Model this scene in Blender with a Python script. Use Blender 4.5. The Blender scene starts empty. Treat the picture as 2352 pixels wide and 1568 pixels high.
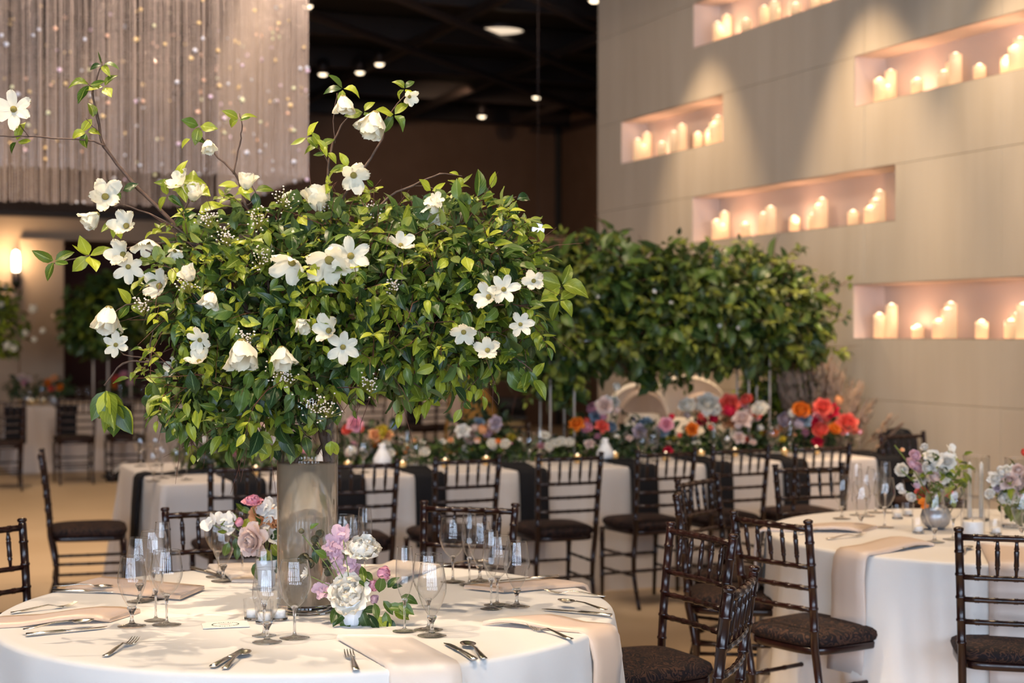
import bpy, bmesh, math, random
import numpy as np
from mathutils import Vector, Matrix, Quaternion
random.seed(7); RNG = np.random.default_rng(7)
PI = math.pi
SC = bpy.context.scene
COL = SC.collection
# ------------------------------------------------------------------ camera
F, CX, HY, CH = 3593.0, 1176.0, 765.0, 1.59
cam = bpy.data.cameras.new('camera'); camo = bpy.data.objects.new('camera', cam); COL.objects.link(camo)
cam.sensor_width = 36; cam.lens = F/2352*36; cam.clip_end = 200; cam.clip_start = .05
camo.location = (0, 0, CH); camo.rotation_euler = (PI/2-0.0053, 0, 0)
cam.dof.use_dof = True; cam.dof.focus_distance = 4.42; cam.dof.aperture_fstop = 2.8
SC.camera = camo
SC.view_settings.view_transform = 'Standard'; SC.view_settings.look = 'None'
SC.view_settings.gamma = 1; SC.view_settings.use_curve_mapping = False
SC.view_settings.exposure = 0.0
SC.cycles.max_bounces = 8; SC.cycles.transparent_max_bounces = 24; SC.cycles.transmission_bounces = 8
SC.cycles.diffuse_bounces = 3; SC.cycles.glossy_bounces = 4
SC.cycles.caustics_reflective = False; SC.cycles.sample_clamp_indirect = 6
# ------------------------------------------------------------------ world and large lights
W = bpy.data.worlds.new('world'); SC.world = W; W.use_nodes = True
W.node_tree.nodes['Background'].inputs[0].default_value = (1, .8, .6, 1)
W.node_tree.nodes['Background'].inputs[1].default_value = .10

def light(name, kind, loc, energy, color, target=None, **kw):
    d = bpy.data.lights.new(name, kind); d.energy = energy; d.color = color
    for k, v in kw.items(): setattr(d, k, v)
    o = bpy.data.objects.new(name, d); COL.objects.link(o); o.location = loc
    if target is not None:
        o.rotation_euler = (Vector(target)-Vector(loc)).to_track_quat('-Z', 'Y').to_euler()
    return o
WARM = (1, .70, .42); WARM2 = (1, .78, .55); COOL = (.60, .76, 1)
# daylight through the tall windows behind the camera
for i, x in enumerate((-7.5, -5, -2.5, 2.5, 5, 7.5)):
    for dx in (-.35, .35): light('window_daylight', 'AREA', (x+dx, -4.6, 2.3), 33, COOL, (x*.6+dx, 6, 1.0), shape='RECTANGLE', size=.22, size_y=3.0)
# ceiling spots over the tables, mixed with added unseen ones noted below
def spot(loc, tgt, e, c=WARM, ang=60, r=.05, blend=.5):
    return light('overhead_spot', 'SPOT', loc, e, c, tgt, spot_size=math.radians(ang), spot_blend=blend, shadow_soft_size=r)
spot((-1.9, 5.9, 5.2), (-.6, 4.7, .9), 520, WARM2, 50, .02)
spot((-2.3, 3.7, 5.2), (-.6, 4.7, 1.75), 720, WARM2, 26, .03)  # extra unseen spot, added to brighten the top leaves of the arrangement
spot((.4, 3.0, 5.2), (-.4, 4.6, .8), 400, WARM2, 50, .03)
spot((-1.8, 3.2, 5.2), (-.7, 4.6, .9), 230, WARM, 50)
spot((1.4, 7.8, 5.2), (2.1, 6.5, .8), 380, WARM, 48)
spot((2.9, 5.2, 5.2), (2.0, 6.4, .8), 300, WARM, 48)
for x, y, tx, ty in ((-1.7, 7.0, -1.5, 9.2), (-.1, 7.3, -.1, 9.8), (1.3, 7.7, 1.2, 10.4), (2.9, 8.2, 2.4, 10.7)):
    spot((x, y, 5.2), (tx, ty, 1.0), 230, WARM2, 46)  # unseen spots placed before the long table to brighten its flowers
spot((-2.6, 8.2, 5.2), (-3.4, 8.6, 0), 380, WARM, 80)
spot((-4.5, 12, 5.2), (-4.6, 13, 0), 560, WARM, 90)
spot((-5.5, 17, 5.2), (-4.6, 18.0, .8), 420, WARM, 80)
spot((-1.5, 18.0, 5.2), (-1.2, 19.5, .8), 330, WARM, 60)
spot((.6, 6.8, 5.2), (.9, 5.6, 0), 150, WARM, 60)
spot((-.8, 21.5, 4.9), (-.4, 26.5, 2.2), 120, (1, .7, .45), 100)  # added unseen spot that lifts the far brown wall
spot((3.1, 9.3, 5.2), (1.3, 12.0, .9), 330, WARM2, 36)  # added unseen spot brightening the sofa behind the arbor
# wall washers grazing the niche wall
for px, e in ((1415, 330), (1760, 430), (2080, 380), (2330, 300)):
    k = (px-CX)/F; Y = (7.28-.95)/(.418+k); X = k*Y
    spot((X, Y-.05, 5.15), (X+.42, Y+.17, 3.0), e*1.25, WARM, 50, .04, .75)
light('room_fill', 'AREA', (2.0, 8.0, 5.0), 35, (1, .86, .72), (4.0, 11.0, 1.5), shape='DISK', size=3.0)
light('curtain_wash', 'AREA', (-1.2, 9.6, 5.1), 170, (1, .78, .60), (-2.6, 12.6, 3.3), shape='DISK', size=.8)
# added unseen spot inside the bead curtain, brightening its strands
spot((-3.2, 12.3, 5.2), (-3.0, 13.2, 2.6), 300, WARM2, 110)

# ------------------------------------------------------------------ helpers
def P(px, py, Y): return Vector(((px-CX)/F*Y, Y, CH-(py-HY)/F*Y))
def G(px, py, z=0.0):
    Y = (CH-z)*F/(py-HY); return Vector(((px-CX)/F*Y, Y, z))
TZ = .76
def T(px, py): return G(px, py, TZ)

class MB:
    def __init__(s): s.v = []; s.f = []; s.uv = None
    def add(s, vs, fs):
        n = len(s.v); s.v += [tuple(v) for v in vs]; s.f += [tuple(i+n for i in f) for f in fs]; return s
    def box(s, c, d, R=None):
        x, y, z = d[0]/2, d[1]/2, d[2]/2
        vs = [Vector((a, b, e)) for a in (-x, x) for b in (-y, y) for e in (-z, z)]
        if R is not None: vs = [R @ v for v in vs]
        c = Vector(c); vs = [v+c for v in vs]
        return s.add(vs, [(0,1,3,2),(4,6,7,5),(0,4,5,1),(2,3,7,6),(0,2,6,4),(1,5,7,3)])
    def tube(s, pts, rad, n=8, cap=True):
        pts = [Vector(p) for p in pts]; m = len(pts)
        if not hasattr(rad, '__len__'): rad = [rad]*m
        t0 = (pts[1]-pts[0]).normalized(); a = t0.orthogonal().normalized(); vs = []
        for i, p in enumerate(pts):
            t = (pts[min(i+1, m-1)]-pts[max(i-1, 0)])
            if t.length < 1e-9: t = t0
            t.normalize(); a = (a-t*a.dot(t)); a = a.normalized() if a.length > 1e-6 else t.orthogonal().normalized()
            b = t.cross(a)
            for k in range(n):
                an = 2*PI*k/n; vs.append(p+(a*math.cos(an)+b*math.sin(an))*rad[i])
        fs = [(i*n+k, i*n+(k+1) % n, (i+1)*n+(k+1) % n, (i+1)*n+k) for i in range(m-1) for k in range(n)]
        if cap: fs += [tuple(range(n-1, -1, -1)), tuple((m-1)*n+k for k in range(n))]
        return s.add(vs, fs)
    def lathe(s, prof, n=24, c=(0, 0, 0), cap=False):
        vs = []; m = len(prof)
        for r, z in prof:
            for k in range(n):
                a = 2*PI*k/n; vs.append((c[0]+r*math.cos(a), c[1]+r*math.sin(a), c[2]+z))
        fs = [(i*n+k, i*n+(k+1) % n, (i+1)*n+(k+1) % n, (i+1)*n+k) for i in range(m-1) for k in range(n)]
        if cap: fs += [tuple(range(n-1, -1, -1)), tuple((m-1)*n+k for k in range(n))]
        return s.add(vs, fs)
    def grid(s, P2, closed=False):
        m, n = len(P2), len(P2[0]); vs = [p for r in P2 for p in r]
        e = n if closed else n-1
        return s.add(vs, [(i*n+k, i*n+(k+1) % n, (i+1)*n+(k+1) % n, (i+1)*n+k) for i in range(m-1) for k in range(e)])
    def mesh(s, name='mesh', smooth=True, mat=None):
        me = bpy.data.meshes.new(name); me.from_pydata(s.v, [], s.f)
        if s.uv is not None:
            ul = me.uv_layers.new(name='uv'); arr = np.array(s.uv, dtype=np.float32)
            idx = np.zeros(len(me.loops), dtype=np.int32); me.loops.foreach_get('vertex_index', idx)
            ul.data.foreach_set('uv', arr[idx].ravel())
        if smooth: me.polygons.foreach_set('use_smooth', [True]*len(me.polygons))
        me.update()
        if mat: me.materials.append(mat)
        return me
def link(name, me, parent=None, loc=None, M=None, mat=None):
    o = bpy.data.objects.new(name, me); COL.objects.link(o)
    if parent: o.parent = parent
    if loc is not None: o.location = loc
    if M is not None: o.matrix_basis = M
    if mat is not None and o.material_slots:
        o.material_slots[0].link = 'OBJECT'; o.material_slots[0].material = mat
    return o
def obj(name, mb, mat, parent=None, loc=None, smooth=True, M=None):
    return link(name, mb.mesh(name, smooth, mat), parent, loc, M)
def tag(o, label=None, cat=None, group=None, kind=None):
    if label: o['label'] = label
    if cat: o['category'] = cat
    if group: o['group'] = group
    if kind: o['kind'] = kind
    return o
def thing(name, label, cat, loc=(0, 0, 0), rz=0, group=None):
    o = bpy.data.objects.new(name, None); COL.objects.link(o); o.empty_display_size = .1
    o.location = loc; o.rotation_euler = (0, 0, rz); return tag(o, label, cat, group)
KIDS = {}
def copy_tree(o, parent=None):
    c = o.copy(); COL.objects.link(c)
    if parent: c.parent = parent
    for ch in KIDS.get(o.name) or [x for x in o.children]: copy_tree(ch, c)
    return c
def dup(proto, label, loc, rz=0, group=None, first=set()):
    if proto.name not in first:
        first.add(proto.name); KIDS[proto.name] = list(proto.children); o = proto
    else: o = copy_tree(proto)
    o.location = loc; o.rotation_euler = (0, 0, rz); o['label'] = label
    if group: o['group'] = group
    return o
ORD = ['first', 'second', 'third', 'fourth', 'fifth', 'sixth', 'seventh', 'eighth', 'ninth', 'tenth', 'eleventh', 'twelfth', 'thirteenth', 'fourteenth', 'fifteenth', 'sixteenth', 'seventeenth', 'eighteenth', 'nineteenth', 'twentieth']

# ------------------------------------------------------------------ materials
def mat(name, col, rough=.5, metal=0, spec=.5, noise=None, bump=None, coat=0, trans=0, emis=None, sheen=0, ior=None, sss=0):
    m = bpy.data.materials.new(name); m.use_nodes = True; nt = m.node_tree; b = nt.nodes['Principled BSDF']
    b.inputs['Base Color'].default_value = (*col, 1); b.inputs['Roughness'].default_value = rough
    b.inputs['Metallic'].default_value = metal; b.inputs['Specular IOR Level'].default_value = spec
    b.inputs['Coat Weight'].default_value = coat; b.inputs['Transmission Weight'].default_value = trans
    if sheen: b.inputs['Sheen Weight'].default_value = sheen
    if ior: b.inputs['IOR'].default_value = ior
    if emis: b.inputs['Emission Color'].default_value = (*emis[0], 1); b.inputs['Emission Strength'].default_value = emis[1]
    if noise:   # (scale, colour2, detail)
        tc = nt.nodes.new('ShaderNodeTexCoord'); n = nt.nodes.new('ShaderNodeTexNoise'); n.inputs['Scale'].default_value = noise[0]
        n.inputs['Detail'].default_value = 6; r = nt.nodes.new('ShaderNodeValToRGB')
        r.color_ramp.elements[0].position = .35; r.color_ramp.elements[1].position = .68
        r.color_ramp.elements[0].color = (*col, 1); r.color_ramp.elements[1].color = (*noise[1], 1)
        if len(noise) > 2:
            mp = nt.nodes.new('ShaderNodeMapping'); mp.inputs['Scale'].default_value = noise[2]
            nt.links.new(tc.outputs['Object'], mp.inputs[0]); nt.links.new(mp.outputs[0], n.inputs[0])
        else: nt.links.new(tc.outputs['Object'], n.inputs[0])
        nt.links.new(n.outputs[0], r.inputs[0]); nt.links.new(r.outputs[0], b.inputs['Base Color'])
    if bump:    # (scale, strength)
        tc = nt.nodes.new('ShaderNodeTexCoord'); n = nt.nodes.new('ShaderNodeTexNoise'); n.inputs['Scale'].default_value = bump[0]
        n.inputs['Detail'].default_value = 4; bp = nt.nodes.new('ShaderNodeBump'); bp.inputs['Strength'].default_value = bump[1]
        bp.inputs['Distance'].default_value = .01
        nt.links.new(tc.outputs['Object'], n.inputs[0]); nt.links.new(n.outputs[0], bp.inputs['Height']); nt.links.new(bp.outputs[0], b.inputs['Normal'])
    return m

def leaf_mat(name, c0, c1, back, rough=.4, trl=.35):
    m = bpy.data.materials.new(name); m.use_nodes = True; nt = m.node_tree; N = nt.nodes.new; L = nt.links.new
    b = nt.nodes['Principled BSDF']; out = nt.nodes['Material Output']
    b.inputs['Roughness'].default_value = rough; b.inputs['Specular IOR Level'].default_value = .45
    oi = N('ShaderNodeObjectInfo'); ge = N('ShaderNodeNewGeometry')
    ad = N('ShaderNodeMath'); ad.operation = 'ADD'; L(oi.outputs['Random'], ad.inputs[0]); L(ge.outputs['Random Per Island'], ad.inputs[1])
    fr = N('ShaderNodeMath'); fr.operation = 'FRACT'; L(ad.outputs[0], fr.inputs[0])
    rp = N('ShaderNodeValToRGB'); rp.color_ramp.elements[0].color = (*c0, 1); rp.color_ramp.elements[1].color = (*c1, 1)
    rp.color_ramp.elements[0].position = .1; rp.color_ramp.elements[1].position = .95; L(fr.outputs[0], rp.inputs[0])
    # midrib and side veins from the blade's own coordinates
    uv = N('ShaderNodeUVMap'); sp = N('ShaderNodeSeparateXYZ'); L(uv.outputs[0], sp.inputs[0])
    ab = N('ShaderNodeMath'); ab.operation = 'ABSOLUTE'; L(sp.outputs[0], ab.inputs[0])
    mr = N('ShaderNodeMath'); mr.operation = 'LESS_THAN'; mr.inputs[1].default_value = .07; L(ab.outputs[0], mr.inputs[0])
    sv = N('ShaderNodeMath'); sv.operation = 'MULTIPLY_ADD'; sv.inputs[1].default_value = -.45; L(ab.outputs[0], sv.inputs[0]); L(sp.outputs[1], sv.inputs[2])
    wv = N('ShaderNodeMath'); wv.operation = 'MULTIPLY'; wv.inputs[1].default_value = 44; L(sv.outputs[0], wv.inputs[0])
    sn = N('ShaderNodeMath'); sn.operation = 'SINE'; L(wv.outputs[0], sn.inputs[0])
    gt = N('ShaderNodeMath'); gt.operation = 'GREATER_THAN'; gt.inputs[1].default_value = .93; L(sn.outputs[0], gt.inputs[0])
    gm = N('ShaderNodeMath'); gm.operation = 'MULTIPLY'; gm.inputs[1].default_value = .35; L(gt.outputs[0], gm.inputs[0])
    mx = N('ShaderNodeMath'); mx.operation = 'MAXIMUM'; L(mr.outputs[0], mx.inputs[0]); L(gm.outputs[0], mx.inputs[1])
    mm = N('ShaderNodeMath'); mm.operation = 'MULTIPLY'; mm.inputs[1].default_value = .45; L(mx.outputs[0], mm.inputs[0])
    v = N('ShaderNodeMixRGB'); v.inputs[2].default_value = (*[min(1, x*1.3+.12) for x in c1], 1); L(mm.outputs[0], v.inputs[0]); L(rp.outputs[0], v.inputs[1])
    bk = N('ShaderNodeMath'); bk.operation = 'MULTIPLY'; bk.inputs[1].default_value = .6; L(ge.outputs['Backfacing'], bk.inputs[0])
    u = N('ShaderNodeMixRGB'); u.inputs[2].default_value = (*back, 1); L(bk.outputs[0], u.inputs[0]); L(v.outputs[0], u.inputs[1])
    L(u.outputs[0], b.inputs['Base Color'])
    tr = N('ShaderNodeBsdfTranslucent'); L(u.outputs[0], tr.inputs[0]); mxs = N('ShaderNodeMixShader'); mxs.inputs[0].default_value = trl
    L(b.outputs[0], mxs.inputs[1]); L(tr.outputs[0], mxs.inputs[2]); L(mxs.outputs[0], out.inputs[0])
    return m
def petal_mat(name, c, trl=.3, c2=None):
    m = mat(name, c, .55, spec=.25, noise=((9, c2) if c2 else None)); nt = m.node_tree; b = nt.nodes['Principled BSDF']
    tr = nt.nodes.new('ShaderNodeBsdfTranslucent'); tr.inputs[0].default_value = (*c, 1); mx = nt.nodes.new('ShaderNodeMixShader'); mx.inputs[0].default_value = trl
    nt.links.new(b.outputs[0], mx.inputs[1]); nt.links.new(tr.outputs[0], mx.inputs[2]); nt.links.new(mx.outputs[0], nt.nodes['Material Output'].inputs[0])
    return m
def thin_glass(name, tint=(1, 1, 1), k=1.0):
    m = bpy.data.materials.new(name); m.use_nodes = True; nt = m.node_tree; nt.nodes.remove(nt.nodes['Principled BSDF'])
    t = nt.nodes.new('ShaderNodeBsdfTransparent'); t.inputs[0].default_value = (*tint, 1)
    g = nt.nodes.new('ShaderNodeBsdfGlossy'); g.inputs['Roughness'].default_value = .015
    lw = nt.nodes.new('ShaderNodeLayerWeight'); lw.inputs[0].default_value = .5
    pw = nt.nodes.new('ShaderNodeMath'); pw.operation = 'POWER'; pw.inputs[1].default_value = 2.4; nt.links.new(lw.outputs['Facing'], pw.inputs[0])
    ma = nt.nodes.new('ShaderNodeMath'); ma.operation = 'MULTIPLY_ADD'; ma.inputs[1].default_value = min(.95, .88*k); ma.inputs[2].default_value = .062*k; nt.links.new(pw.outputs[0], ma.inputs[0])
    mx = nt.nodes.new('ShaderNodeMixShader'); nt.links.new(ma.outputs[0], mx.inputs[0]); nt.links.new(t.outputs[0], mx.inputs[1]); nt.links.new(g.outputs[0], mx.inputs[2])
    nt.links.new(mx.outputs[0], nt.nodes['Material Output'].inputs[0]); return m
M = {}
M['cloth'] = mat('white_tablecloth_linen', (.80, .77, .74), .7, sheen=.2, bump=(14, .12))
M['cloth_long'] = mat('shaded_linen', (.60, .545, .51), .75, sheen=.2, bump=(10, .15))  # greyish-pink linen with the shade on it darkened into the base colour
M['cloth_far'] = mat('blush_linen', (.66, .57, .51), .75, bump=(8, .1))
M['satin'] = mat('champagne_satin', (.72, .52, .38), .38, sheen=.3, bump=(30, .08))
M['satin_pale'] = mat('ivory_satin', (.80, .68, .58), .42, sheen=.3, bump=(24, .1))
M['napkin2'] = mat('beige_satin', (.66, .54, .47), .45, bump=(24, .1))
M['charcoal'] = mat('charcoal_linen', (.009, .009, .012), .85, spec=.2)
M['wood'] = mat('mahogany_lacquer', (.011, .0032, .003), .25, spec=.5, coat=.1, noise=(30, (.026, .007, .005), (1, 1, .15)))
M['steel'] = mat('polished_steel', (.80, .75, .68), .26, metal=1)
M['floor'] = mat('sandy_concrete', (.47, .345, .225), .6, noise=(.7, (.53, .40, .27)), bump=(30, .05))
M['stone'] = mat('warm_stone', (.49, .425, .34), .75, noise=(1.6, (.55, .485, .40), (3, 3, .35)), bump=(40, .08))
M['joint'] = mat('joint_mortar', (.53, .45, .35), .9)
M['niche'] = mat('niche_plaster', (.72, .59, .52), .8, bump=(12, .05))
M['dark_wall'] = mat('umber_plaster', (.13, .070, .042), .8, noise=(3, (.15, .083, .052)))
M['red_wall'] = mat('oxblood_panel', (.075, .016, .009), .7)
M['black'] = mat('black_paint', (.006, .004, .004), .7)
M['beam'] = mat('dark_steel_beam', (.022, .013, .011), .6)
M['pier'] = mat('tan_plaster', (.42, .30, .21), .8, noise=(2, (.46, .34, .24)))
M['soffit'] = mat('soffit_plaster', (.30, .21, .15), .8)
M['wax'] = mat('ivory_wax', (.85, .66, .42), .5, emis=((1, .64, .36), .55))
M['white_wax'] = mat('white_wax', (.88, .86, .84), .45)
M['flame'] = mat('candle_flame', (1, .8, .5), .5, emis=((1, .80, .55), 2.6))
M['lamp'] = mat('lamp_lens', (1, .9, .8), .5, emis=((1, .80, .55), 3.2))
M['disc_lamp'] = mat('disc_lens', (1, .9, .8), .5, emis=((1, .80, .58), .95))
M['bulb'] = mat('sconce_bulb', (1, .9, .8), .5, emis=((1, .84, .62), 9))
M['blue_bulb'] = mat('cool_bulb', (.9, .95, 1), .5, emis=((.75, .88, 1), 4))
M['glass'] = thin_glass('thin_clear_glass')
M['foot_glass'] = thin_glass('foot_glass', (.97, .97, .96), 1.4)
M['crystal'] = mat('solid_crystal', (1, 1, 1), .0, trans=1, ior=1.5)
M['water'] = mat('refraction_tan_water', (.97, .95, .90), .0, trans=1, ior=1.33)  # tan translucent and diffuse mix below paints the refracted room into the water
_nt = M['water'].node_tree; _d = _nt.nodes.new('ShaderNodeBsdfTranslucent'); _d.inputs[0].default_value = (.82, .67, .50, 1); _e = _nt.nodes.new('ShaderNodeBsdfDiffuse'); _e.inputs[0].default_value = (.74, .60, .46, 1)
_a = _nt.nodes.new('ShaderNodeMixShader'); _b = _nt.nodes.new('ShaderNodeMixShader'); _a.inputs[0].default_value = .5; _b.inputs[0].default_value = .38
_nt.links.new(_d.outputs[0], _a.inputs[1]); _nt.links.new(_e.outputs[0], _a.inputs[2]); _nt.links.new(_nt.nodes['Principled BSDF'].outputs[0], _b.inputs[1]); _nt.links.new(_a.outputs[0], _b.inputs[2]); _nt.links.new(_b.outputs[0], _nt.nodes['Material Output'].inputs[0])
M['bark'] = mat('dogwood_bark', (.075, .042, .030), .75, noise=(60, (.13, .075, .05)))
M['twig'] = mat('reddish_twig', (.11, .035, .02), .6)
M['stem'] = mat('green_stem', (.14, .20, .04), .5)
M['leaf'] = leaf_mat('fresh_leaf', (.050, .105, .010), (.42, .47, .040), (.32, .40, .15))
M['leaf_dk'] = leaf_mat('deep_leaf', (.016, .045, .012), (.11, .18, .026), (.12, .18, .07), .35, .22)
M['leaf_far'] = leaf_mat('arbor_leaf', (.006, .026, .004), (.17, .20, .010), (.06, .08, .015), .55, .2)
M['leaf_run'] = leaf_mat('runner_leaf', (.012, .03, .010), (.05, .09, .025), (.06, .09, .04), .5, .2)
M['dogwood'] = petal_mat('dogwood_bract', (.88, .84, .70), .35)
M['button'] = mat('dogwood_button', (.22, .17, .03), .7, bump=(300, .5), noise=(120, (.38, .32, .08)))
M['cluster'] = mat('viburnum_floret', (.80, .68, .60), .6)
M['clu_stem'] = mat('viburnum_stalk', (.30, .28, .04), .6)
M['ivory'] = petal_mat('ivory_petal', (.93, .89, .80), .25)
M['white'] = petal_mat('white_petal', (.90, .88, .84), .3)
M['pink'] = petal_mat('pink_petal', (.80, .36, .48), .3, (.86, .46, .56))
M['lilac'] = petal_mat('lilac_petal', (.78, .53, .64), .35, (.84, .62, .70))
M['blush'] = petal_mat('blush_petal', (.82, .64, .60), .3, (.84, .72, .66))
M['peach'] = petal_mat('peach_petal', (.88, .48, .24), .3)
M['coral'] = petal_mat('coral_petal', (.88, .16, .12), .25)
M['orange'] = petal_mat('orange_petal', (.88, .26, .03), .25)
M['crimson'] = petal_mat('crimson_petal', (.72, .02, .07), .2)
M['mauve'] = petal_mat('mauve_petal', (.50, .42, .50), .2)
M['dusky'] = petal_mat('hellebore_petal', (.17, .13, .09), .2, (.10, .12, .05))
M['slate'] = petal_mat('slate_blue_petal', (.24, .34, .45), .2)
M['yellow'] = petal_mat('yellow_petal', (.65, .50, .05), .2)
M['brown_plume'] = mat('dried_plume', (.34, .23, .16), .9)
M['porcelain'] = mat('white_porcelain', (.84, .85, .88), .25)
M['paper'] = mat('card_paper', (.90, .87, .85), .7)
M['ink'] = mat('green_ink', (.05, .10, .05), .7)
M['pinkink'] = mat('rose_ink', (.75, .45, .42), .7)
M['upholstery'] = mat('cream_upholstery', (.86, .80, .72), .85, bump=(60, .1))
M['cushion_grey'] = mat('taupe_upholstery', (.45, .36, .31), .85)
M['mustard'] = mat('mustard_cloth', (.34, .18, .035), .85, noise=(7, (.22, .12, .025)))
M['taupe'] = mat('taupe_cloth', (.36, .27, .22), .85)
M['black_cloth'] = mat('black_cloth', (.010, .009, .010), .9)
M['box'] = mat('kraft_box', (.33, .24, .11), .8)
M['acrylic'] = mat('frosted_acrylic_rod', (.50, .44, .38), .25, spec=.6)
M['nickel'] = mat('pewter_vase', (.50, .50, .52), .35, metal=.6)
M['gold'] = mat('gold_glass', (.85, .55, .22), .3, metal=.3)
M['dark_metal'] = mat('bronze_metal', (.04, .03, .03), .4, metal=.6)
M['ochre'] = mat('varnished_wood', (.32, .17, .09), .5)
def damask():
    m = mat('brown_damask', (.045, .022, .018), .75, spec=.2); nt = m.node_tree; b = nt.nodes['Principled BSDF']
    tc = nt.nodes.new('ShaderNodeTexCoord'); n = nt.nodes.new('ShaderNodeTexNoise'); n.inputs['Scale'].default_value = 14; n.inputs['Distortion'].default_value = 2.5; n.inputs['Detail'].default_value = 1
    w = nt.nodes.new('ShaderNodeMath'); w.operation = 'MULTIPLY'; w.inputs[1].default_value = 34
    s = nt.nodes.new('ShaderNodeMath'); s.operation = 'SINE'; r = nt.nodes.new('ShaderNodeValToRGB')
    r.color_ramp.elements[0].position = .45; r.color_ramp.elements[1].position = .55
    r.color_ramp.elements[0].color = (.010, .007, .009, 1); r.color_ramp.elements[1].color = (.060, .030, .021, 1)
    nt.links.new(tc.outputs['Object'], n.inputs[0]); nt.links.new(n.outputs[0], w.inputs[0]); nt.links.new(w.outputs[0], s.inputs[0]); nt.links.new(s.outputs[0], r.inputs[0]); nt.links.new(r.outputs[0], b.inputs['Base Color'])
    return m
M['damask'] = damask()
def bead_mat(name, c, rough=.2, metal=.0):
    m = mat(name, c, rough, metal=metal, spec=.9); return m
M['bead'] = bead_mat('crystal_bead', (.58, .475, .42), .2, .4)

# ------------------------------------------------------------------ the room
U = Vector((.9225, .3860, 0)); V = Vector((-.3860, .9225, 0)); CEIL = 5.37
def struct(name, mb, m, parent=None, smooth=False):
    o = obj(name, mb, m, parent, smooth=smooth)
    if parent is None: o['kind'] = 'structure'
    return o
floor = MB().box((0, 11, -.05), (44, 40, .1)); floor_o = struct('floor', floor, M['floor'])
# floor slabs in the visible open floor: recessed saw-cut joints as slim dark strips
RU = Matrix.Rotation(math.atan2(U.y, U.x), 3, 'Z')
struct('ceiling', MB().box((0, 11, CEIL+.05), (44, 40, .1)), M['black'])
wl = MB()
def wall_seg(mb, a, b, z0, z1, th=.2):
    a = Vector((a[0], a[1], 0)); b = Vector((b[0], b[1], 0)); d = b-a; L = d.length; c = (a+b)/2
    R = Matrix.Rotation(math.atan2(d.y, d.x), 3, 'Z'); mb.box((c.x, c.y, (z0+z1)/2), (L, th, z1-z0), R); return mb
Kc = Vector((.82, 27.0, 0))
p0 = Kc-U*14
struct('wall_far', wall_seg(MB(), p0+V*.1, Kc+V*.1+U*.2, 0, CEIL), M['dark_wall'])
struct('wall_side', wall_seg(MB(), Kc+U*.1, Kc+U*.1-V*14, 0, CEIL), M['dark_wall'])
struct('trim_1', MB().tube([Kc-U*.03-V*.03+Vector((0, 0, .0)), Kc-U*.03-V*.03+Vector((0, 0, CEIL))], .07, 6), M['black'])
# back wall with windows, behind the camera
bw = MB()
struct('wall_back', bw.box((0, -5.4, 3.0), (40, .2, 4.8)), M['pier'])
bk = bpy.data.objects['wall_back']
# left bulkhead and pier
pb = Vector((-5.74, 20, 0))
struct('wall_left', wall_seg(MB(), pb-U*9, pb, 0, 2.77), M['pier'])
blk = wall_seg(MB(), pb-U*9, pb+U*2.9, 2.77, 3.05, .3); struct('trim_2', blk, M['pier'])
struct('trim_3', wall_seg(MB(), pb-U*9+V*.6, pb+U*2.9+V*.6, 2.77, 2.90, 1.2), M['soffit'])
struct('trim_4', wall_seg(MB(), pb-U*9-V*.1, pb+U*2.9-V*.1, 3.05, 3.12, .5), M['beam'])
struct('wall_recess', wall_seg(MB(), pb-U*3+V*2.2, pb+U*3.4+V*2.2, 0, 3.1), M['red_wall'])
struct('wall_upper', wall_seg(MB(), pb-U*9+V*2.4, pb+U*3.0+V*2.4, 3.05, CEIL), M['dark_wall'])
struct('trim_5', wall_seg(MB(), pb-U*.55-V*.16, pb-U*.02-V*.16, 0, 2.77, .16), M['pier'])
# niche wall: local s along -V from the far end (Y=15.38), z up; front face on the line X = 7.28-.418Y
A0 = Vector((7.28-.4184*15.38, 15.38, 0))
def wp(s, d, z): return A0 - V*s + U*d + Vector((0, 0, z))
def s_of(px): # arc length at image column px on the wall face
    Y = 7.28/(.4184+(px-CX)/F); return (15.38-Y)/V.y
NZ = [(4.07, .39), (3.22, .38), (2.38, .39), (1.55, .39)]
NICHES = [('uppermost', s_of(1592), s_of(1592)+3.1, 4.065, 4.455), ('upper right', s_of(1962), s_of(1962)+2.94, 3.24, 3.61),
          ('small left', s_of(1427), s_of(1660), 3.20, 3.60), ('middle', s_of(1590), s_of(2056), 2.38, 2.775),
          ('lower right', s_of(1960), s_of(1960)+2.94, 1.55, 1.945)]
wall_r = bpy.data.objects.new('wall_right', None); COL.objects.link(wall_r); wall_r['kind'] = 'structure'
su = [0, 1.47*1, 2.94, 4.41, 5.88, 7.35, 8.82, 10.29, 11.76]
zu = [0, .53, 1.115, 1.945, 2.775, 3.605, 4.455, CEIL]
g = .0015
for i in range(len(su)-1):
    for j in range(len(zu)-1):
        s0, s1, z0, z1 = su[i]+g, su[i+1]-g, zu[j]+g, zu[j+1]-g
        if i == 0: s0 = 0
        ss = sorted({s0, s1} | {x for n in NICHES for x in (n[1], n[2]) if s0 < x < s1})
        zs = sorted({z0, z1} | {x for n in NICHES for x in (n[3], n[4]) if z0 < x < z1})
        mb = MB(); pr = random.uniform(0, .004)
        for a in range(len(ss)-1):
            for b in range(len(zs)-1):
                cs, cz = (ss[a]+ss[a+1])/2, (zs[b]+zs[b+1])/2
                if any(n[1] < cs < n[2] and n[3] < cz < n[4] for n in NICHES): continue
                q = [wp(s, d, z) for s in (ss[a], ss[a+1]) for d in (-pr, .04) for z in (zs[b], zs[b+1])]
                mb.add(q, [(0,1,3,2),(4,6,7,5),(0,4,5,1),(2,3,7,6),(0,2,6,4),(1,5,7,3)])
        if mb.v: obj('panel', mb, M['stone'], wall_r, smooth=False)
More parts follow.
